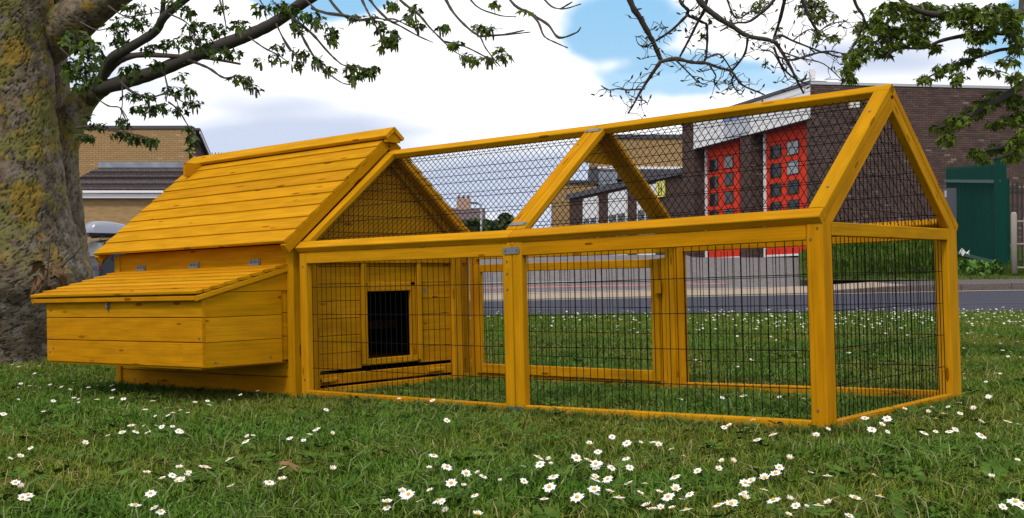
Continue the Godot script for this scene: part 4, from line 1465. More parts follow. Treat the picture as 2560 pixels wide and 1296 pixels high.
func make_brown_building() -> void:
	var b := thing("brick_station", "brown brick building with two tall red doors and a deep white fascia", "building")
	var fa := Vector3(-0.264, 0, -0.9646)
	b.transform = Transform3D(Basis(fa, Vector3.UP, fa.cross(Vector3.UP)), Vector3(10.04, 1.2, -39.5))
	# local axes: x along the facade away from the eye, z inwards; heights above 1.2 m
	var y0 := -1.2
	block_node("wall", Vector3(1.03, y0, 0.56), Vector3(10.6, 5.8, 0.9), M.brown_tex, b)
	block_node("wall", Vector3(0.12, y0, 0.56), Vector3(1.02, 5.8, 0.9), M.brown_tex, b)
	block_node("pier", Vector3(4.42, y0, 0.0), Vector3(5.28, 4.64, 0.6), M.brown_tex, b)
	block_node("pier", Vector3(9.5, y0, -0.01), Vector3(10.7, 5.9, 0.6), M.brown_tex, b)
	block_node("wall", Vector3(0.0, y0, 0.0), Vector3(0.12, 5.82, 0.9), M.brown_tex, b)
	block_node("building_core", Vector3(0.35, y0, 0.9), Vector3(10.6, 5.7, 14.0), M.brown_mortar, b)
	block_node("soffit", Vector3(0.02, 4.66, 0.02), Vector3(9.48, 4.76, 0.56), M.coping, b)
	# fascia of five white boards
	var fas := holder("fascia", b)
	for i in 5:
		block_node("fascia_board", Vector3(0.03, 4.66 + i * 0.232, -0.04), Vector3(9.47, 4.66 + (i + 1) * 0.232 - 0.018, 0.02), M.white, fas)
	block_node("fascia_back", Vector3(0.05, 4.68, -0.01), Vector3(9.45, 5.8, 0.1), plain(lin(0.3, 0.3, 0.32)), fas)
	block_node("roof_edge", Vector3(-0.02, 5.82, -0.08), Vector3(10.8, 5.93, 0.6), M.coping, b)
	block_node("flat_roof", Vector3(0.1, 5.8, 0.6), Vector3(10.7, 5.88, 14), M.coping, b)
	# sign panel on the fascia
	var sg := holder("fascia_sign", b)
	block_node("sign_panel", Vector3(4.4, 4.76, -0.10), Vector3(6.5, 5.36, -0.05), plain(lin(0.42, 0.44, 0.5), 0.5), sg)
	block_node("sign_header", Vector3(4.4, 5.362, -0.102), Vector3(6.5, 5.62, -0.05), plain(lin(0.08, 0.17, 0.50), 0.5), sg)
	# doors
	for dd in [[1.03, 4.14], [6.37, 9.29]]:
		var door := holder("red_door", b)
		var a: float = dd[0]
		var e: float = dd[1]
		var n := 4
		for i in n:
			var xa := lerpf(a, e, float(i) / n) + 0.012
			var xb := lerpf(a, e, float(i + 1) / n) - 0.012
			block_node("door_leaf", Vector3(xa, 0.16, 0.49), Vector3(xb, 4.66, 0.555), M.red, door)
		block_node("door_frame", Vector3(e, 0.05, 0.42), Vector3(e + 0.1, 4.66, 0.56), M.white, door)
		block_node("threshold", Vector3(a, 0.09, 0.47), Vector3(e, 0.16, 0.56), M.white, door)
		var cols := [[1.716, 2.485], [3.01, 3.77]] if a < 2 else [[6.89, 7.61], [8.27, 9.02]]
		for ci in 2:
			for ri in 4:
				var c: Array = cols[ci]
				var top := 4.13 - ri * 0.695
				var wn := holder("door_window", door)
				block_node("window_frame", Vector3(c[0] - 0.03, top - 0.47, 0.47), Vector3(c[1] + 0.03, top + 0.03, 0.487), M.dark, wn)
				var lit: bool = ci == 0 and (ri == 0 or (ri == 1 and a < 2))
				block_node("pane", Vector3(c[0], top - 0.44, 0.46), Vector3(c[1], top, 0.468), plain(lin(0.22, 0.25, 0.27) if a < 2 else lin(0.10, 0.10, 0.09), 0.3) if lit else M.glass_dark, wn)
	# lower wing
	var wing := holder("wing", b)
	block_node("wing_wall", Vector3(10.7, y0, 0.2), Vector3(26.7, 3.75, 6), M.brown_tex, wing)
	block_node("wing_fascia", Vector3(10.7, 3.752, 0.05), Vector3(26.9, 4.02, 6.1), M.coping, wing)
	for wd in [[21.85, 24.17], [17.7, 20.22], [14.2, 16.3], [11.1, 12.2]]:
		if wd[0] < 12: continue
		var wn := holder("window", wing)
		var a: float = wd[0]
		var e: float = wd[1]
		block_node("window_frame", Vector3(a, 0.4, 0.12), Vector3(e, 3.6, 0.198), M.white, wn)
		var m := (a + e) * 0.5
		for rr in [[0.55, 1.25], [1.42, 2.5]]:
			for hh in [[a + 0.16, m - 0.1], [m + 0.1, e - 0.16]]:
				block_node("pane", Vector3(hh[0], rr[0], 0.105), Vector3(hh[1], rr[1], 0.118), M.glass_dark, wn)
	var board := block_node("notice_board", Vector3(14.0, 3.0, 0.13), Vector3(14.9, 3.6, 0.19), M.white, wing)
	# camera-facing brick end wall, seen square on
	var end := thing("brick_end_wall", "broad dark brown brick wall with grey coping behind the gable end", "wall")
	var dirw := Vector3(cos(0.13), 0, -sin(0.13))
	end.transform = Transform3D(Basis(dirw, Vector3.UP, dirw.cross(Vector3.UP)), Vector3(10.045, 0, -39.49))
	block_node("wall_core", Vector3(0, 0, -0.4), Vector3(22, 7.0, -0.012), M.brown_mortar, end)
	lay_bricks(end, Vector3(0, 0.9, 0), Vector3.RIGHT, 6.1, 11.0, Color(0.078, 0.047, 0.041), Color(0.20, 0.15, 0.125), 0.28, 300, 0.035)
	block_node("coping", Vector3(-0.03, 7.0, -0.45), Vector3(22, 7.09, 0.04), plain(lin(0.40, 0.41, 0.45), 0.6), end)
	# pier faces that look at the eye
	for px in [[4.42, 0.56], [9.5, 0.57]]:
		lay_bricks(b, Vector3(px[0] - 0.008, y0 + 1.2, 0.0), Vector3.BACK, 4.6, px[1], Color(0.07, 0.044, 0.038), Color(0.18, 0.13, 0.11), 0.3, 60, 0.08)
	# flood light and antenna
	var fl := thing("flood_light", "small white flood light high on the brown brick wall", "lamp")
	fl.position = spot(2137, 263, 39.3)
	block_node("lamp_housing", Vector3(-0.16, -0.1, -0.12), Vector3(0.16, 0.1, 0.05), plain(lin(0.5, 0.48, 0.42), 0.5), fl)
	block_node("lamp_glass", Vector3(-0.13, -0.075, 0.052), Vector3(0.13, 0.075, 0.06), plain(lin(0.65, 0.63, 0.52), 0.2), fl)
	block_node("bracket", Vector3(0.17, -0.05, -0.25), Vector3(0.22, 0.1, 0.02), M.dark, fl)
	var an := thing("rooftop_antenna", "white box antenna on a thin pole above the roof corner", "antenna")
	an.position = spot(2026, 250, 40.5)
	var ps := new_st(false)
	tube_into(ps, [Vector3(0, -0.8, 0), Vector3(0, 0.9, 0)], [0.025, 0.025], 8)
	mesh_node("pole", done(ps), plain(lin(0.35, 0.36, 0.38), 0.5), an)
	block_node("antenna_box", Vector3(-0.02, 0.72, -0.08), Vector3(0.17, 1.06, 0.08), M.white, an)
	block_node("antenna_panel", Vector3(-0.2, 0.5, -0.05), Vector3(-0.14, 0.98, 0.05), M.white, an)
	block_node("antenna_arm", Vector3(-0.15, 0.7, -0.02), Vector3(0.0, 0.74, 0.02), M.white, an)

	# yellow hydrant plate on the wing
	var hy := thing("hydrant_sign", "yellow plate with a black H on the brown brick wing", "sign")
	hy.transform = Transform3D(b.transform.basis, b.transform * Vector3(13.45, 3.3, 0.12))
	block_node("sign_plate", Vector3(-0.47, -0.35, 0.0), Vector3(0.47, 0.37, 0.05), plain(lin(0.72, 0.68, 0.10), 0.5), hy)
	var tm := TextMesh.new()
	var font := SystemFont.new()
	font.font_names = PackedStringArray(["Droid Sans"])
	tm.font = font
	tm.text = "H"
	tm.font_size = 64
	tm.pixel_size = 0.0115
	tm.depth = 0.01
	mesh_node("lettering", tm, plain(lin(0.02, 0.02, 0.02), 0.6), hy, Transform3D(Basis(Vector3.UP, PI), Vector3(0, 0, -0.008)))


func make_yellow_buildings() -> void:
	# tall block seen behind the trunk, with a lean-to roof
	var b := thing("yellow_brick_block", "tall yellow brick building with grey tiled lean-to roof beside the tree trunk", "building")
	var xr := -12.2
	b.position = Vector3(-26, 1.0, -45.0)
	var wr := xr + 26.0
	block_node("wall", Vector3(0, -1.5, -0.25), Vector3(wr, 5.22, -0.012), M.yellow_mortar, b)
	lay_bricks(b, Vector3(wr - 7.65, -0.3, 0), Vector3.RIGHT, 5.5, 7.65, Color(0.33, 0.21, 0.095), Color(0.42, 0.29, 0.15), 0.07, 300, 0.04)
	block_node("coping", Vector3(-0.1, 5.22, -0.4), Vector3(wr - 0.05, 5.34, 0.06), M.coping, b)
	# roof falling away behind the tall front wall
	var st := new_st()
	prism_into(st, [Vector3(0, 5.22, -0.012), Vector3(0, 5.22, -0.2), Vector3(0, -0.5, -12), Vector3(0, -1.4, -12), Vector3(0, -1.4, -0.012)], Vector3(0.02, 0, 0))
	var side := mesh_node("side_wall", done(st), plain(lin(0.05, 0.04, 0.035), 0.9), b, Transform3D(Basis(), Vector3(wr, 0, 0)))
	st = new_st()
	prism_into(st, [Vector3(-3, 5.28, -0.2), Vector3(-3, 5.2, -0.2), Vector3(-3, -0.6, -12), Vector3(-3, -0.53, -12)], Vector3(3.22, 0, 0))
	mesh_node("roof_slope", done(st), M.coping, b, Transform3D(Basis(), Vector3(wr, 0, 0)))
	st = new_st()
	prism_into(st, [Vector3(0.23, 5.22, -0.25), Vector3(0.23, 5.08, -0.25), Vector3(0.23, -0.75, -12), Vector3(0.23, -0.58, -12)], Vector3(0.04, 0, 0))
	mesh_node("white_bargeboard", done(st), M.white, b, Transform3D(Basis(), Vector3(wr - 0.05, 0, 0)))
	# lean-to in front: walls, tiled hip roof, gutter
	var lt := holder("lean_to", b)
	var z1 := 3.0
	block_node("lean_to_wall", Vector3(wr - 6.4, -1.5, 0.01), Vector3(wr + 2.0, 2.5, z1 - 0.25), M.yellow_tex, lt)
	var xl := -16.45 + 26.0      # left end of the eave
	var rows := 17
	var tile_mats := []
	for i in 3: tile_mats.append(textured(speckle(lin(0.04, 0.033, 0.034) * (0.75 + 0.35 * i), lin(0.08, 0.067, 0.069) * (0.75 + 0.35 * i), 0.04, 21 + i), 0.7))
	for m in tile_mats: m.albedo_color.a = 1.0
	for i in rows:
		var f0 := float(i) / rows
		var f1 := float(i + 1) / rows
		var ya := lerpf(2.62, 3.73, f0)
		var yb := lerpf(2.62, 3.73, f1)
		var za := lerpf(z1, 0.02, f0)
		var zb := lerpf(z1, 0.02, f1)
		var xa := lerpf(xl + 0.05, xl + 0.72, f0)
		var ts := new_st()
		prism_into(ts, [Vector3(xa, ya, za), Vector3(xa, ya + 0.055, za), Vector3(xa, yb + 0.012, zb - 0.02), Vector3(xa, yb - 0.03, zb)], Vector3(wr + 2.0 - xa, 0, 0))
		mesh_node("roof_tile_course", done(ts), tile_mats[(i * 2 + i / 3) % 3], lt)
	block_node("lead_flashing", Vector3(xl + 0.65, 3.70, 0.0), Vector3(wr + 2.0, 3.95, 0.05), M.lead, lt)
	block_node("gutter", Vector3(xl - 0.1, 2.54, z1 - 0.02), Vector3(wr + 2.0, 2.62, z1 + 0.1), M.white, lt)
	block_node("fascia_board", Vector3(xl - 0.05, 2.36, z1 - 0.12), Vector3(wr + 2.0, 2.52, z1 - 0.02), M.white, lt)

	# pale block beyond the wing
	var c := thing("far_yellow_block", "yellow brick block with dark coping rising behind the brown wing", "building")
	c.position = Vector3(5.1, 1.0, -70)
	block_node("wall", Vector3(0, -1, -8), Vector3(8, 7.9, 0), M.yellow_tex, c)
	block_node("coping", Vector3(-0.1, 7.9, -8), Vector3(8.1, 8.14, 0.1), M.coping, c)
	block_node("white_band", Vector3(0, 5.95, 0.02), Vector3(8, 6.2, 0.3), M.white, c)
	block_node("low_roof", Vector3(-0.6, 5.3, 0.02), Vector3(8, 5.93, 1.6), M.coping, c)
	var e := thing("low_yellow_block", "lower yellow brick block at the end of the brown wing", "building")
	e.position = Vector3(2.45, 1.0, -67.5)
	block_node("wall", Vector3(0, -1, -6), Vector3(2.4, 5.0, 0), M.yellow_tex, e)
	block_node("coping", Vector3(-0.1, 5.0, -6), Vector3(2.5, 5.2, 0.1), M.coping, e)
	block_node("flue", Vector3(2.05, 5.2, -0.5), Vector3(2.45, 5.95, 0), M.coping, e)
	block_node("louvre_roof", Vector3(2.5, 4.2, -1), Vector3(3.6, 5.7, -0.2), M.lead, e)


# ---------------------------------------------------------------- gate, railings, verge
func make_street_things() -> void:
	var gate := thing("palisade_gate", "open dark green steel palisade gate leaf on a tall green post", "gate")
	var d0 := 26.0
	var base := spot(2503, 676, d0)
	var far := spot(2366, 640, 30.0)
	var pst := new_st()
	box_into(pst, Transform3D(Basis(), base + Vector3(0, 1.22, 0)), Vector3(0.2, 2.46, 0.2))
	box_into(pst, Transform3D(Basis(), base + Vector3(0, 2.46, 0)), Vector3(0.22, 0.03, 0.22))
	mesh_node("gate_post", done(pst), M.green, gate)
	var dirg := (far - base)
	var n := 30
	for i in n:
		var f := (i + 0.9) / (n + 0.5)
		var p := base.lerp(far, f) + Vector3(0, 0.06, 0)
		var s := new_st()
		var t := dirg.normalized()
		t.y = 0
		t = t.normalized()
		var hgt := lerpf(2.32, 2.18, f)
		var nn := t.cross(Vector3.UP)
		var w := 0.04
		prism_into(s, [p - t * w, p - t * w + Vector3(0, hgt - 0.07, 0), p - t * 0.02 + Vector3(0, hgt, 0), p + Vector3(0, hgt - 0.06, 0), p + t * 0.02 + Vector3(0, hgt, 0), p + t * w + Vector3(0, hgt - 0.07, 0), p + t * w], nn * 0.02)
		mesh_node("pale", done(s), M.green, gate)
	for y in [0.14, 1.95]:
		var s := new_st()
		bar_into(s, base + Vector3(-0.05, y, 0.1), far + Vector3(-0.05, y - (0.05 if y > 1 else 0.0), 0.1), 0.07, 0.05)
		mesh_node("gate_rail", done(s), plain(lin(0.025, 0.075, 0.062), 0.6), gate)

	var plate := thing("grey_panel", "small dark grey panel with torn white corner on the gate beside the gable", "panel")
	plate.position = spot(2380, 514, 28.6)
	block_node("panel_board", Vector3(-0.2, -0.44, -0.02), Vector3(0.11, 0.42, 0.02), plain(lin(0.075, 0.08, 0.10), 0.6), plate)
	block_node("torn_label", Vector3(-0.18, 0.2, 0.021), Vector3(-0.13, 0.36, 0.026), plain(lin(0.4, 0.4, 0.42)), plate)

	var fence := thing("railing_fence", "black upright steel railings behind the green gate post", "fence")
	var fb := spot(2512, 676, 27.2)
	for i in 22:
		var s := new_st()
		var p := fb + Vector3(0.1 + i * 0.115, 0, -0.02 * i)
		bar_into(s, p, p + Vector3(0, 2.02, 0), 0.024, 0.024, Vector3.BACK)
		mesh_node("railing_bar", done(s), M.railing, fence)
	for y in [0.2, 1.8]:
		var s := new_st()
		bar_into(s, fb + Vector3(0, y, 0.0), fb + Vector3(2.7, y, -0.44), 0.05, 0.03)
		mesh_node("fence_rail", done(s), M.railing, fence)
	var tall := new_st()
	box_into(tall, Transform3D(Basis(), fb + Vector3(0.06, 1.05, 0)), Vector3(0.12, 2.1, 0.08))
	mesh_node("fence_post", done(tall), M.green, fence)

	var guard := thing("guard_rail", "weathered grey pedestrian guard rail post and hoops before the railings", "guard rail")
	var gm := textured(speckle(lin(0.22, 0.20, 0.17), lin(0.36, 0.33, 0.29), 0.05, 31), 2.0, 0.7)
	var gp := spot(2537, 684, 25.0)
	var s1 := new_st(false)
	tube_into(s1, [gp, gp + Vector3(0, 1.25, 0), gp + Vector3(0, 1.3, 0)], [0.062, 0.062, 0.04], 12)
	mesh_node("post", done(s1), gm, guard)
	for y in [0.12, 0.62, 1.1]:
		var s := new_st(false)
		tube_into(s, [gp + Vector3(0, y, 0), gp + Vector3(2.2, y, -0.1)], [0.024, 0.024], 8)
		mesh_node("rail", done(s), gm, guard)
	for i in 5:
		var s := new_st(false)
		var x := 0.22 + i * 0.3
		tube_into(s, [gp + Vector3(x, 0.05, 0), gp + Vector3(x, 1.15, 0), gp + Vector3(x + 0.05, 1.25, 0), gp + Vector3(x + 0.12, 1.26, 0), gp + Vector3(x + 0.17, 1.15, 0)], [0.018, 0.018, 0.018, 0.018, 0.018], 8)
		mesh_node("hoop", done(s), gm, guard)

	var cone := thing("traffic_cone", "orange traffic cone against the brown brick wall", "traffic cone")
	cone.position = spot(2102, 634, 38.0)
	var cs := new_st(false)
	tube_into(cs, [Vector3(0, 0.03, 0), Vector3(0, 0.75, 0)], [0.2, 0.05], 16)
	mesh_node("cone_body", done(cs), plain(lin(0.85, 0.16, 0.05), 0.5), cone)
	cs = new_st(false)
	tube_into(cs, [Vector3(0, 0.32, 0), Vector3(0, 0.46, 0)], [0.148, 0.113], 16)
	mesh_node("reflective_band", done(cs), M.white, cone)
	block_node("cone_base", Vector3(-0.24, 0, -0.24), Vector3(0.24, 0.035, 0.24), plain(lin(0.55, 0.2, 0.1), 0.7), cone)

	# rough bank of long grass between pavement and wall
	var bk := new_st(false)
	var nx := 24
	var nd := 14
	for j in nd + 1:
		for i in nx + 1:
			var d := lerpf(23.6, 39.3, float(j) / nd)
			var x := lerpf(0.243 * d, 0.243 * d + 14.0, float(i) / nx)
			bk.add_vertex(Vector3(x, bank_height(d), -d))
	for j in nd:
		for i in nx:
			var a := j * (nx + 1) + i
			var c := a + nx + 1
			bk.add_index(a); bk.add_index(c); bk.add_index(a + 1)
			bk.add_index(a + 1); bk.add_index(c); bk.add_index(c + 1)
	var o := mesh_node("verge_ground", done(bk), M.soil, self)
	o.set_meta("kind", "structure")
	var r := RandomNumberGenerator.new()
	r.seed = 12
	var tall_mesh := tuft(200, 16, 0.10, 0.25, 0.6, 0.012, 0.022, 0.08)
	var xfs := []
	var cols := []
	for i in 5200:
		var d := r.randf_range(23.7, 38.8)
		var x: float = 0.246 * d + r.randf() * (0.40 * d - 0.246 * d + 1.2)
		var px := 1280 + FOCAL * x / d
		var s := r.randf_range(0.3, 1.1) * (1.0 + 0.9 * noise.get_noise_2d(x * 30, d * 30))
		s *= 0.3 + 0.7 * smooth(1990, 2130, px)
		if px > 2380: s *= 0.42
		if d < 25: s *= 0.4
		xfs.append(Transform3D(Basis(Vector3.UP, r.randf() * TAU).scaled(Vector3(s, s, s)), Vector3(x, bank_height(d), -d)))
		var t := r.randf_range(0.7, 1.3)
		cols.append(Color(0.55 * t, 0.68 * t, 0.5 * t))
	var g := scatter("long_grass", tall_mesh, M.grass, xfs, cols, self)
	tag(g, "tall rough green grass on the bank below the brown wall", "grass", "", "stuff")
	# weeds at the gate's foot
	var weeds := thing("weed_clump", "leafy weeds growing at the foot of the green gate", "plant")
	var wl := leaf_mesh(0.22, 0.5, 50)
	var wx := []
	var wc := []
	for i in 150:
		var p := spot(r.randf_range(2385, 2490), 0, 25.6)
		p.y = bank_height(25.6) + r.randf_range(0.02, 0.32)
		p.z -= r.randf_range(-0.4, 0.5)
		var l := []
		leaf_spot(l, p, 1.0, 0.8, 0.2)
		wx.append(l[0][0])
		wc.append(Color(0.07, 0.14, 0.03) * r.randf_range(0.7, 1.7))
	scatter("foliage", wl, M.leafy, wx, wc, weeds)
	var litter := thing("plastic_scrap", "crumpled scrap of white plastic caught at the gate's bottom rail", "litter")
	var ls := new_st()
	var lp := spot(2412, 636, 27.3)
	var prev := []
	for i in 6:
		var a := i / 5.0
		prev.append([lp + Vector3(-0.14 + a * 0.26, 0.05 * sin(i * 2.3), 0.03 * cos(i * 1.7)), lp + Vector3(-0.10 + a * 0.2, 0.09 + 0.06 * sin(i * 1.3), 0.05 * sin(i * 2.9))])
	for i in 5: quad(ls, prev[i][0], prev[i + 1][0], prev[i + 1][1], prev[i][1])
	mesh_node("plastic_sheet", done(ls), M.white, litter)

	var dead := leaf_mesh(0.05, 0.6, 61)
	for q in [[698, 1160, "curled brown dead leaf in the grass before the nest box corner"]]:
		var lf := mesh_node("fallen_leaf", dead, plain(lin(0.20, 0.10, 0.045), 0.9), self)
		var dd: float = 0.345 * FOCAL / (q[1] - 706.0)
		lf.position = spot(q[0], q[1], dd)
		lf.rotation = Vector3(0.3, q[0], 0.2)
		tag(lf, q[2], "leaf")
	# lamp post, hedge and house far off between the coop's roof and the wing
	var lamp := thing("street_lamp", "tall grey street lamp with one arm before the distant trees", "street lamp")
	lamp.position = Vector3(spot(1203, 640, 62).x, 1.2, -62)
	var lmat := plain(lin(0.30, 0.31, 0.32), 0.5)
	var lp2 := new_st(false)
	var topy := spot(1203, 511, 62).y - 1.2
	tube_into(lp2, [Vector3.ZERO, Vector3(0, topy, 0)], [0.085, 0.055], 10)
	mesh_node("pole", done(lp2), lmat, lamp)
	lp2 = new_st(false)
	tube_into(lp2, [Vector3(0, topy, 0), Vector3(-0.35, topy + 0.06, 0)], [0.05, 0.04], 8)
	mesh_node("arm", done(lp2), lmat, lamp)
	block_node("lamp_head", Vector3(-0.62, topy + 0.03, -0.1), Vector3(-0.2, topy + 0.11, 0.1), M.coping, lamp)
	var hills := [[1168, 552, 90.0], [1190, 545, 92.0], [1215, 545, 90.0], [1240, 548, 88.0], [1268, 532, 86.0], [1282, 545, 84.0], [1150, 560, 94.0], [1300, 556, 84.0]]
	var kinds := ["rounded dark green tree at the near end of the far treeline", "twin topped tree just before the street lamp in the treeline", "small tree right behind the street lamp pole", "low rounded tree in the middle gap of the treeline", "tallest ragged tree next to the slanting rafter", "bushy tree half behind the slanting rafter", "low bush beside the distant chimney house", "low tree behind the slanting rafter"]
	for i in hills.size():
		var hp: Array = hills[i]
		var t := thing("distant_tree", kinds[i], "tree", "distant trees beyond the run")
		var p := spot(hp[0], hp[1], hp[2])
		t.position = Vector3(p.x, 1.2, p.z)
		var hgt := p.y - 1.2
		var ts := new_st(false)
		tube_into(ts, [Vector3.ZERO, Vector3(0, hgt * 0.7, 0)], [0.22, 0.08], 7)
		mesh_node("trunk", done(ts), plain(lin(0.05, 0.04, 0.03)), t)
		var lx := []
		var lc := []
		for k in 420:
			var a := rng.randf() * TAU
			var yy := rng.randf()
			var rr := 1.25 * sqrt(rng.randf()) * sin(PI * clampf(yy * 0.75 + 0.22, 0, 1)) * (1.0 + 0.3 * sin(a * 3 + i))
			var l := []
			leaf_spot(l, Vector3(cos(a) * rr, hgt * (0.08 + 0.92 * yy), sin(a) * rr), 1.0, 1.0, 0.5)
			lx.append(l[0][0])
			lc.append(Color(0.035, 0.055, 0.018) * rng.randf_range(0.6, 1.5))
		scatter("crown", leaf_mesh(0.62, 0.3, 70 + i), M.leafy, lx, lc, t)
	var hedge := thing("distant_hedge", "long dark hedge at the far end of the forecourt", "hedge")
	var hx := []
	var hc := []
	for i in 2600:
		var l := []
		leaf_spot(l, Vector3(rng.randf_range(-14, 6), 1.0 + rng.randf_range(0.0, 1.0) + 1.8 * sqrt(rng.randf()), -78 + rng.randf_range(-1, 1)), 1.0, 1.0, 0.3)
		hx.append(l[0][0])
		hc.append(Color(0.04, 0.062, 0.02) * rng.randf_range(0.6, 1.5))
	scatter("foliage", leaf_mesh(0.5, 0.3, 90), M.leafy, hx, hc, hedge)
	var house := thing("distant_house", "distant pale house with a chimney beside the far treeline", "house")
	house.position = Vector3(spot(1150, 560, 110).x, 1.2, -110)
	block_node("wall", Vector3(-2.5, 0, -4), Vector3(2.0, 5.0, 0), plain(lin(0.35, 0.28, 0.24)), house)
	var rs := new_st()
	prism_into(rs, [Vector3(-2.8, 5.0, 0.3), Vector3(-2.8, 6.2, -2), Vector3(-2.8, 5.0, -4.3)], Vector3(5.1, 0, 0))
	mesh_node("roof", done(rs), plain(lin(0.10, 0.07, 0.075)), house)
	block_node("chimney", Vector3(-0.4, 6.0, -2.3), Vector3(0.9, 7.1, -1.7), plain(lin(0.40, 0.26, 0.2)), house)
	for cx in [-0.2, 0.25, 0.7]:
		var cp := new_st(false)
		tube_into(cp, [Vector3(cx, 7.1, -2), Vector3(cx, 7.45, -2)], [0.12, 0.1], 8)
		mesh_node("chimney_pot", done(cp), plain(lin(0.2, 0.09, 0.06)), house)
	var mast := thing("roof_aerial", "tiny television aerial on the skyline above the coop roof", "aerial")
	mast.position = spot(538, 396, 60)
	block_node("mast", Vector3(-0.03, -0.6, -0.03), Vector3(0.03, 0.25, 0.03), M.coping, mast)
	block_node("crossbar", Vector3(-0.2, 0.12, -0.02), Vector3(0.35, 0.16, 0.02), M.coping, mast)
	for i in 4: block_node("element", Vector3(-0.18 + i * 0.16, -0.02, -0.02), Vector3(-0.15 + i * 0.16, 0.3, 0.02), M.coping, mast)
	var under := thing("aerial_house", "roof below the skyline aerial, hidden by the coop", "house")
	under.position = Vector3(mast.position.x, 1.0, -60)
	block_node("wall", Vector3(-2, 0, -4), Vector3(4, mast.position.y - 3.6, 0), plain(lin(0.3, 0.22, 0.16)), under)


func bank_height(d: float) -> float:
	return lerpf(0.40, 1.32, clampf((d - 23.6) / 14.0, 0, 1))


# ---------------------------------------------------------------- cars
func car_body(parent: Node3D, paint: Material, L: float, wdt: float, hgt: float) -> void:
	# side profile extruded with tumblehome: tail at -x, nose at +x, ground at y = 0
	var prof := [Vector2(-0.5, 0.20), Vector2(-0.5, 0.50), Vector2(-0.485, 0.56), Vector2(-0.455, 0.86), Vector2(-0.43, 0.965), Vector2(-0.38, 0.995), Vector2(-0.1, 1.0), Vector2(0.06, 0.965), Vector2(0.2, 0.62), Vector2(0.44, 0.53), Vector2(0.49, 0.44), Vector2(0.5, 0.2)]
	var st := new_st()
	var ring := []
	for s in [-1.0, -0.94, 0.94, 1.0]:
		var row := []
		for p in prof:
			var inset := 1.0 - 0.16 * smooth(0.55, 1.0, p.y)
			var sh := 0.985 if absf(s) > 0.97 else 1.0
			row.append(Vector3(p.x * L * sh, 0.2 * hgt + (p.y * hgt - 0.2 * hgt) * (0.985 if absf(s) > 0.97 else 1.0), s * wdt * 0.5 * inset))
		ring.append(row)
	var n := prof.size()
	for j in 3:
		for k in n:
			var k2 := (k + 1) % n
			quad(st, ring[j][k], ring[j + 1][k], ring[j + 1][k2], ring[j][k2])
	for k in range(1, n - 1):
		tri(st, ring[0][0], ring[0][k], ring[0][k + 1]); tri(st, ring[3][0], ring[3][k + 1], ring[3][k])
	mesh_node("body", done(st), paint, parent)
	# rear window and side windows
	var g := new_st()
	prism_into(g, [Vector3(-0.478 * L, 0.68 * hgt, -0.41 * wdt), Vector3(-0.478 * L, 0.68 * hgt, 0.41 * wdt), Vector3(-0.447 * L, 0.93 * hgt, 0.36 * wdt), Vector3(-0.447 * L, 0.93 * hgt, -0.36 * wdt)], Vector3(-0.03, 0.005, 0))
	mesh_node("rear_window", done(g), plain(lin(0.10, 0.13, 0.14), 0.1), parent)
	for s in [-1, 1]:
		for w in [[-0.41, -0.27], [-0.25, -0.06], [-0.04, 0.12]]:
			var top1: float = 0.93
			g = new_st()
			var zt := wdt * 0.5 * (1.0 - 0.16 * smooth(0.55, 1.0, 0.93)) + 0.005
			var zb := wdt * 0.5 * (1.0 - 0.16 * smooth(0.55, 1.0, 0.60)) + 0.005
			prism_into(g, [Vector3(w[0] * L, 0.62 * hgt, s * zb), Vector3(w[1] * L, 0.62 * hgt, s * zb), Vector3((w[1] - 0.01) * L, top1 * hgt, s * zt), Vector3((w[0] + 0.02) * L, top1 * hgt, s * zt)], Vector3(0, 0, s * 0.012))
			mesh_node("side_window", done(g), M.glass_dark, parent)
		block_node("tail_light", Vector3(-0.503 * L, 0.44 * hgt, s * 0.45 * wdt), Vector3(-0.47 * L, 0.54 * hgt, s * 0.485 * wdt), plain(lin(0.16, 0.012, 0.012), 0.3), parent)
		for x in [-0.31, 0.31]:
			var wh := new_st(false)
			tube_into(wh, [Vector3(x * L, 0.33, s * (wdt * 0.5 - 0.2)), Vector3(x * L, 0.33, s * (wdt * 0.5 + 0.005))], [0.33, 0.33], 20)
			var wo := mesh_node("wheel", done(wh), M.railing, parent)
			wh = new_st(false)
			tube_into(wh, [Vector3(x * L, 0.33, s * (wdt * 0.5)), Vector3(x * L, 0.33, s * (wdt * 0.5 + 0.02))], [0.2, 0.19], 16)
			mesh_node("rim", done(wh), M.metal, wo)
	block_node("rear_bumper", Vector3(-0.525 * L, 0.22 * hgt, -0.48 * wdt), Vector3(-0.48 * L, 0.41 * hgt, 0.48 * wdt), plain(lin(0.07, 0.082, 0.095), 0.5), parent)
	block_node("number_plate", Vector3(-0.532 * L, 0.26 * hgt, -0.26), Vector3(-0.524 * L, 0.33 * hgt, 0.26), plain(lin(0.6, 0.5, 0.1), 0.5), parent)
	block_node("door_handle", Vector3(-0.508 * L, 0.565 * hgt, -0.28), Vector3(-0.48 * L, 0.59 * hgt, -0.08), M.white, parent)


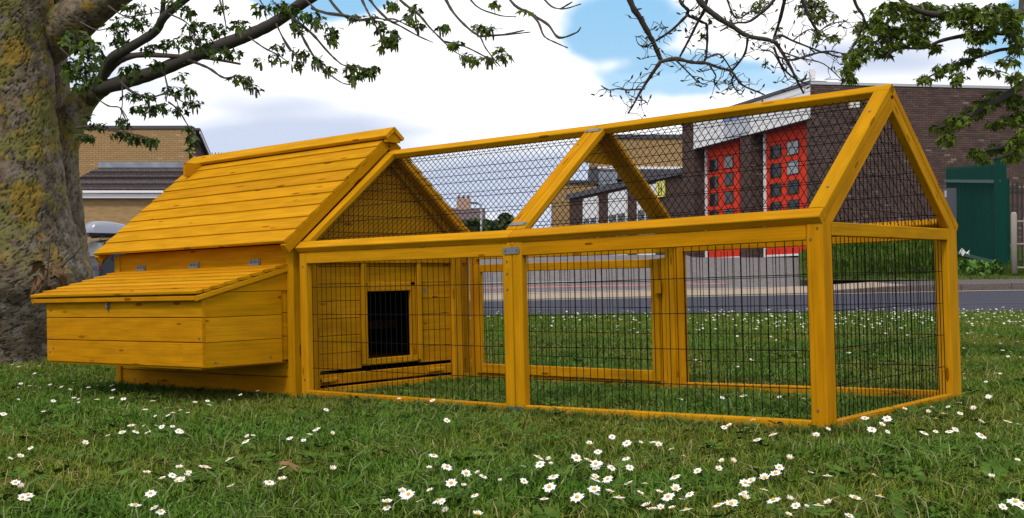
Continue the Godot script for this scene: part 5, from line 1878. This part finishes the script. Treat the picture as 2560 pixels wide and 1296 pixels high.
func make_cars() -> void:
	var car := thing("parked_car", "dark grey estate car with a silver roof box parked beside the tree", "car")
	var gy := 0.0
	car.transform = Transform3D(Basis(Vector3.UP, deg_to_rad(40)), Vector3(-11.2, gy, -37.5))
	var paint := plain(lin(0.02, 0.026, 0.033), 0.35, 0.0)
	paint.clearcoat_enabled = true
	paint.clearcoat = 0.3
	paint.metallic_specular = 0.25
	car_body(car, paint, 4.6, 1.86, 1.68)
	for s in [-1, 1]:
		var rl := new_st(false)
		tube_into(rl, [Vector3(-1.7, 1.69, s * 0.66), Vector3(-1.6, 1.76, s * 0.66), Vector3(0.2, 1.76, s * 0.66), Vector3(0.35, 1.68, s * 0.66)], [0.02, 0.02, 0.02, 0.02], 8)
		mesh_node("roof_rail", done(rl), M.metal, car)
	var box := thing("roof_box", "long silver roof box with a dark base on the dark grey car", "roof box")
	box.transform = car.transform * Transform3D(Basis(), Vector3(-1.4, 1.74, 0.0))
	var st := new_st(false)
	var nseg := 20
	var rows := []
	for i in nseg + 1:
		var f := float(i) / nseg
		var x := lerpf(-1.02, 1.05, f)
		var hh := 0.40 * pow(clampf(f / 0.10, 0.05, 1), 0.45) * (1.0 - 0.75 * pow(f, 2.4))
		hh = maxf(hh * (0.86 + 0.14 * sin(PI * clampf(f * 1.5, 0, 1))), 0.09)
		var ww := 0.43 * pow(clampf(f / 0.06, 0.2, 1), 0.3) * (1.0 - 0.45 * pow(f, 3))
		var row := []
		for k in 13:
			var a := PI * k / 12
			var c := cos(a)
			var s := sin(a)
			row.append(Vector3(x, 0.11 + hh * pow(s, 0.5), ww * signf(c) * pow(absf(c), 0.45)))
		rows.append(row)
	for i in nseg:
		for k in 12: quad(st, rows[i][k], rows[i + 1][k], rows[i + 1][k + 1], rows[i][k + 1])
	for k in range(1, 12): tri(st, rows[0][0], rows[0][k], rows[0][k + 1])
	var silver := plain(lin(0.27, 0.285, 0.34), 0.3, 0.5)
	mesh_node("box_lid", done(st), silver, box)
	st = new_st()
	prism_into(st, [Vector3(-1.0, 0.02, -0.38), Vector3(-1.02, 0.115, -0.43), Vector3(-1.02, 0.115, 0.43), Vector3(-1.0, 0.02, 0.38)], Vector3(1.95, 0, 0))
	mesh_node("box_base", done(st), plain(lin(0.03, 0.03, 0.035), 0.5), box)
	block_node("box_seam", Vector3(-1.03, 0.115, -0.44), Vector3(0.95, 0.15, 0.44), plain(lin(0.30, 0.31, 0.36), 0.4), box)
	for x in [-0.6, 0.1]: block_node("roof_bar", Vector3(x - 0.03, -0.02, -0.5), Vector3(x + 0.03, 0.02, 0.5), M.dark, box)
	var other := thing("parked_car", "small blue car mostly hidden between trunk and dark grey car", "car")
	var q := spot(215, 640, 42)
	other.transform = Transform3D(Basis(Vector3.UP, deg_to_rad(110)), Vector3(q.x - 0.1, 0.1, q.z - 0.5))
	car_body(other, plain(lin(0.05, 0.10, 0.30), 0.25, 0.1), 4.1, 1.7, 1.42)


func _ready() -> void:
	rng.seed = 2024
	noise.seed = 3
	noise.frequency = 0.02
	noise.fractal_octaves = 4
	make_sky()
	make_materials()
	make_ground()
	make_brown_building()
	make_yellow_buildings()
	make_near_tree()
	make_far_side_tree()
	make_coop()
	make_street_things()
	make_cars()
	make_grass()
	make_daisies()
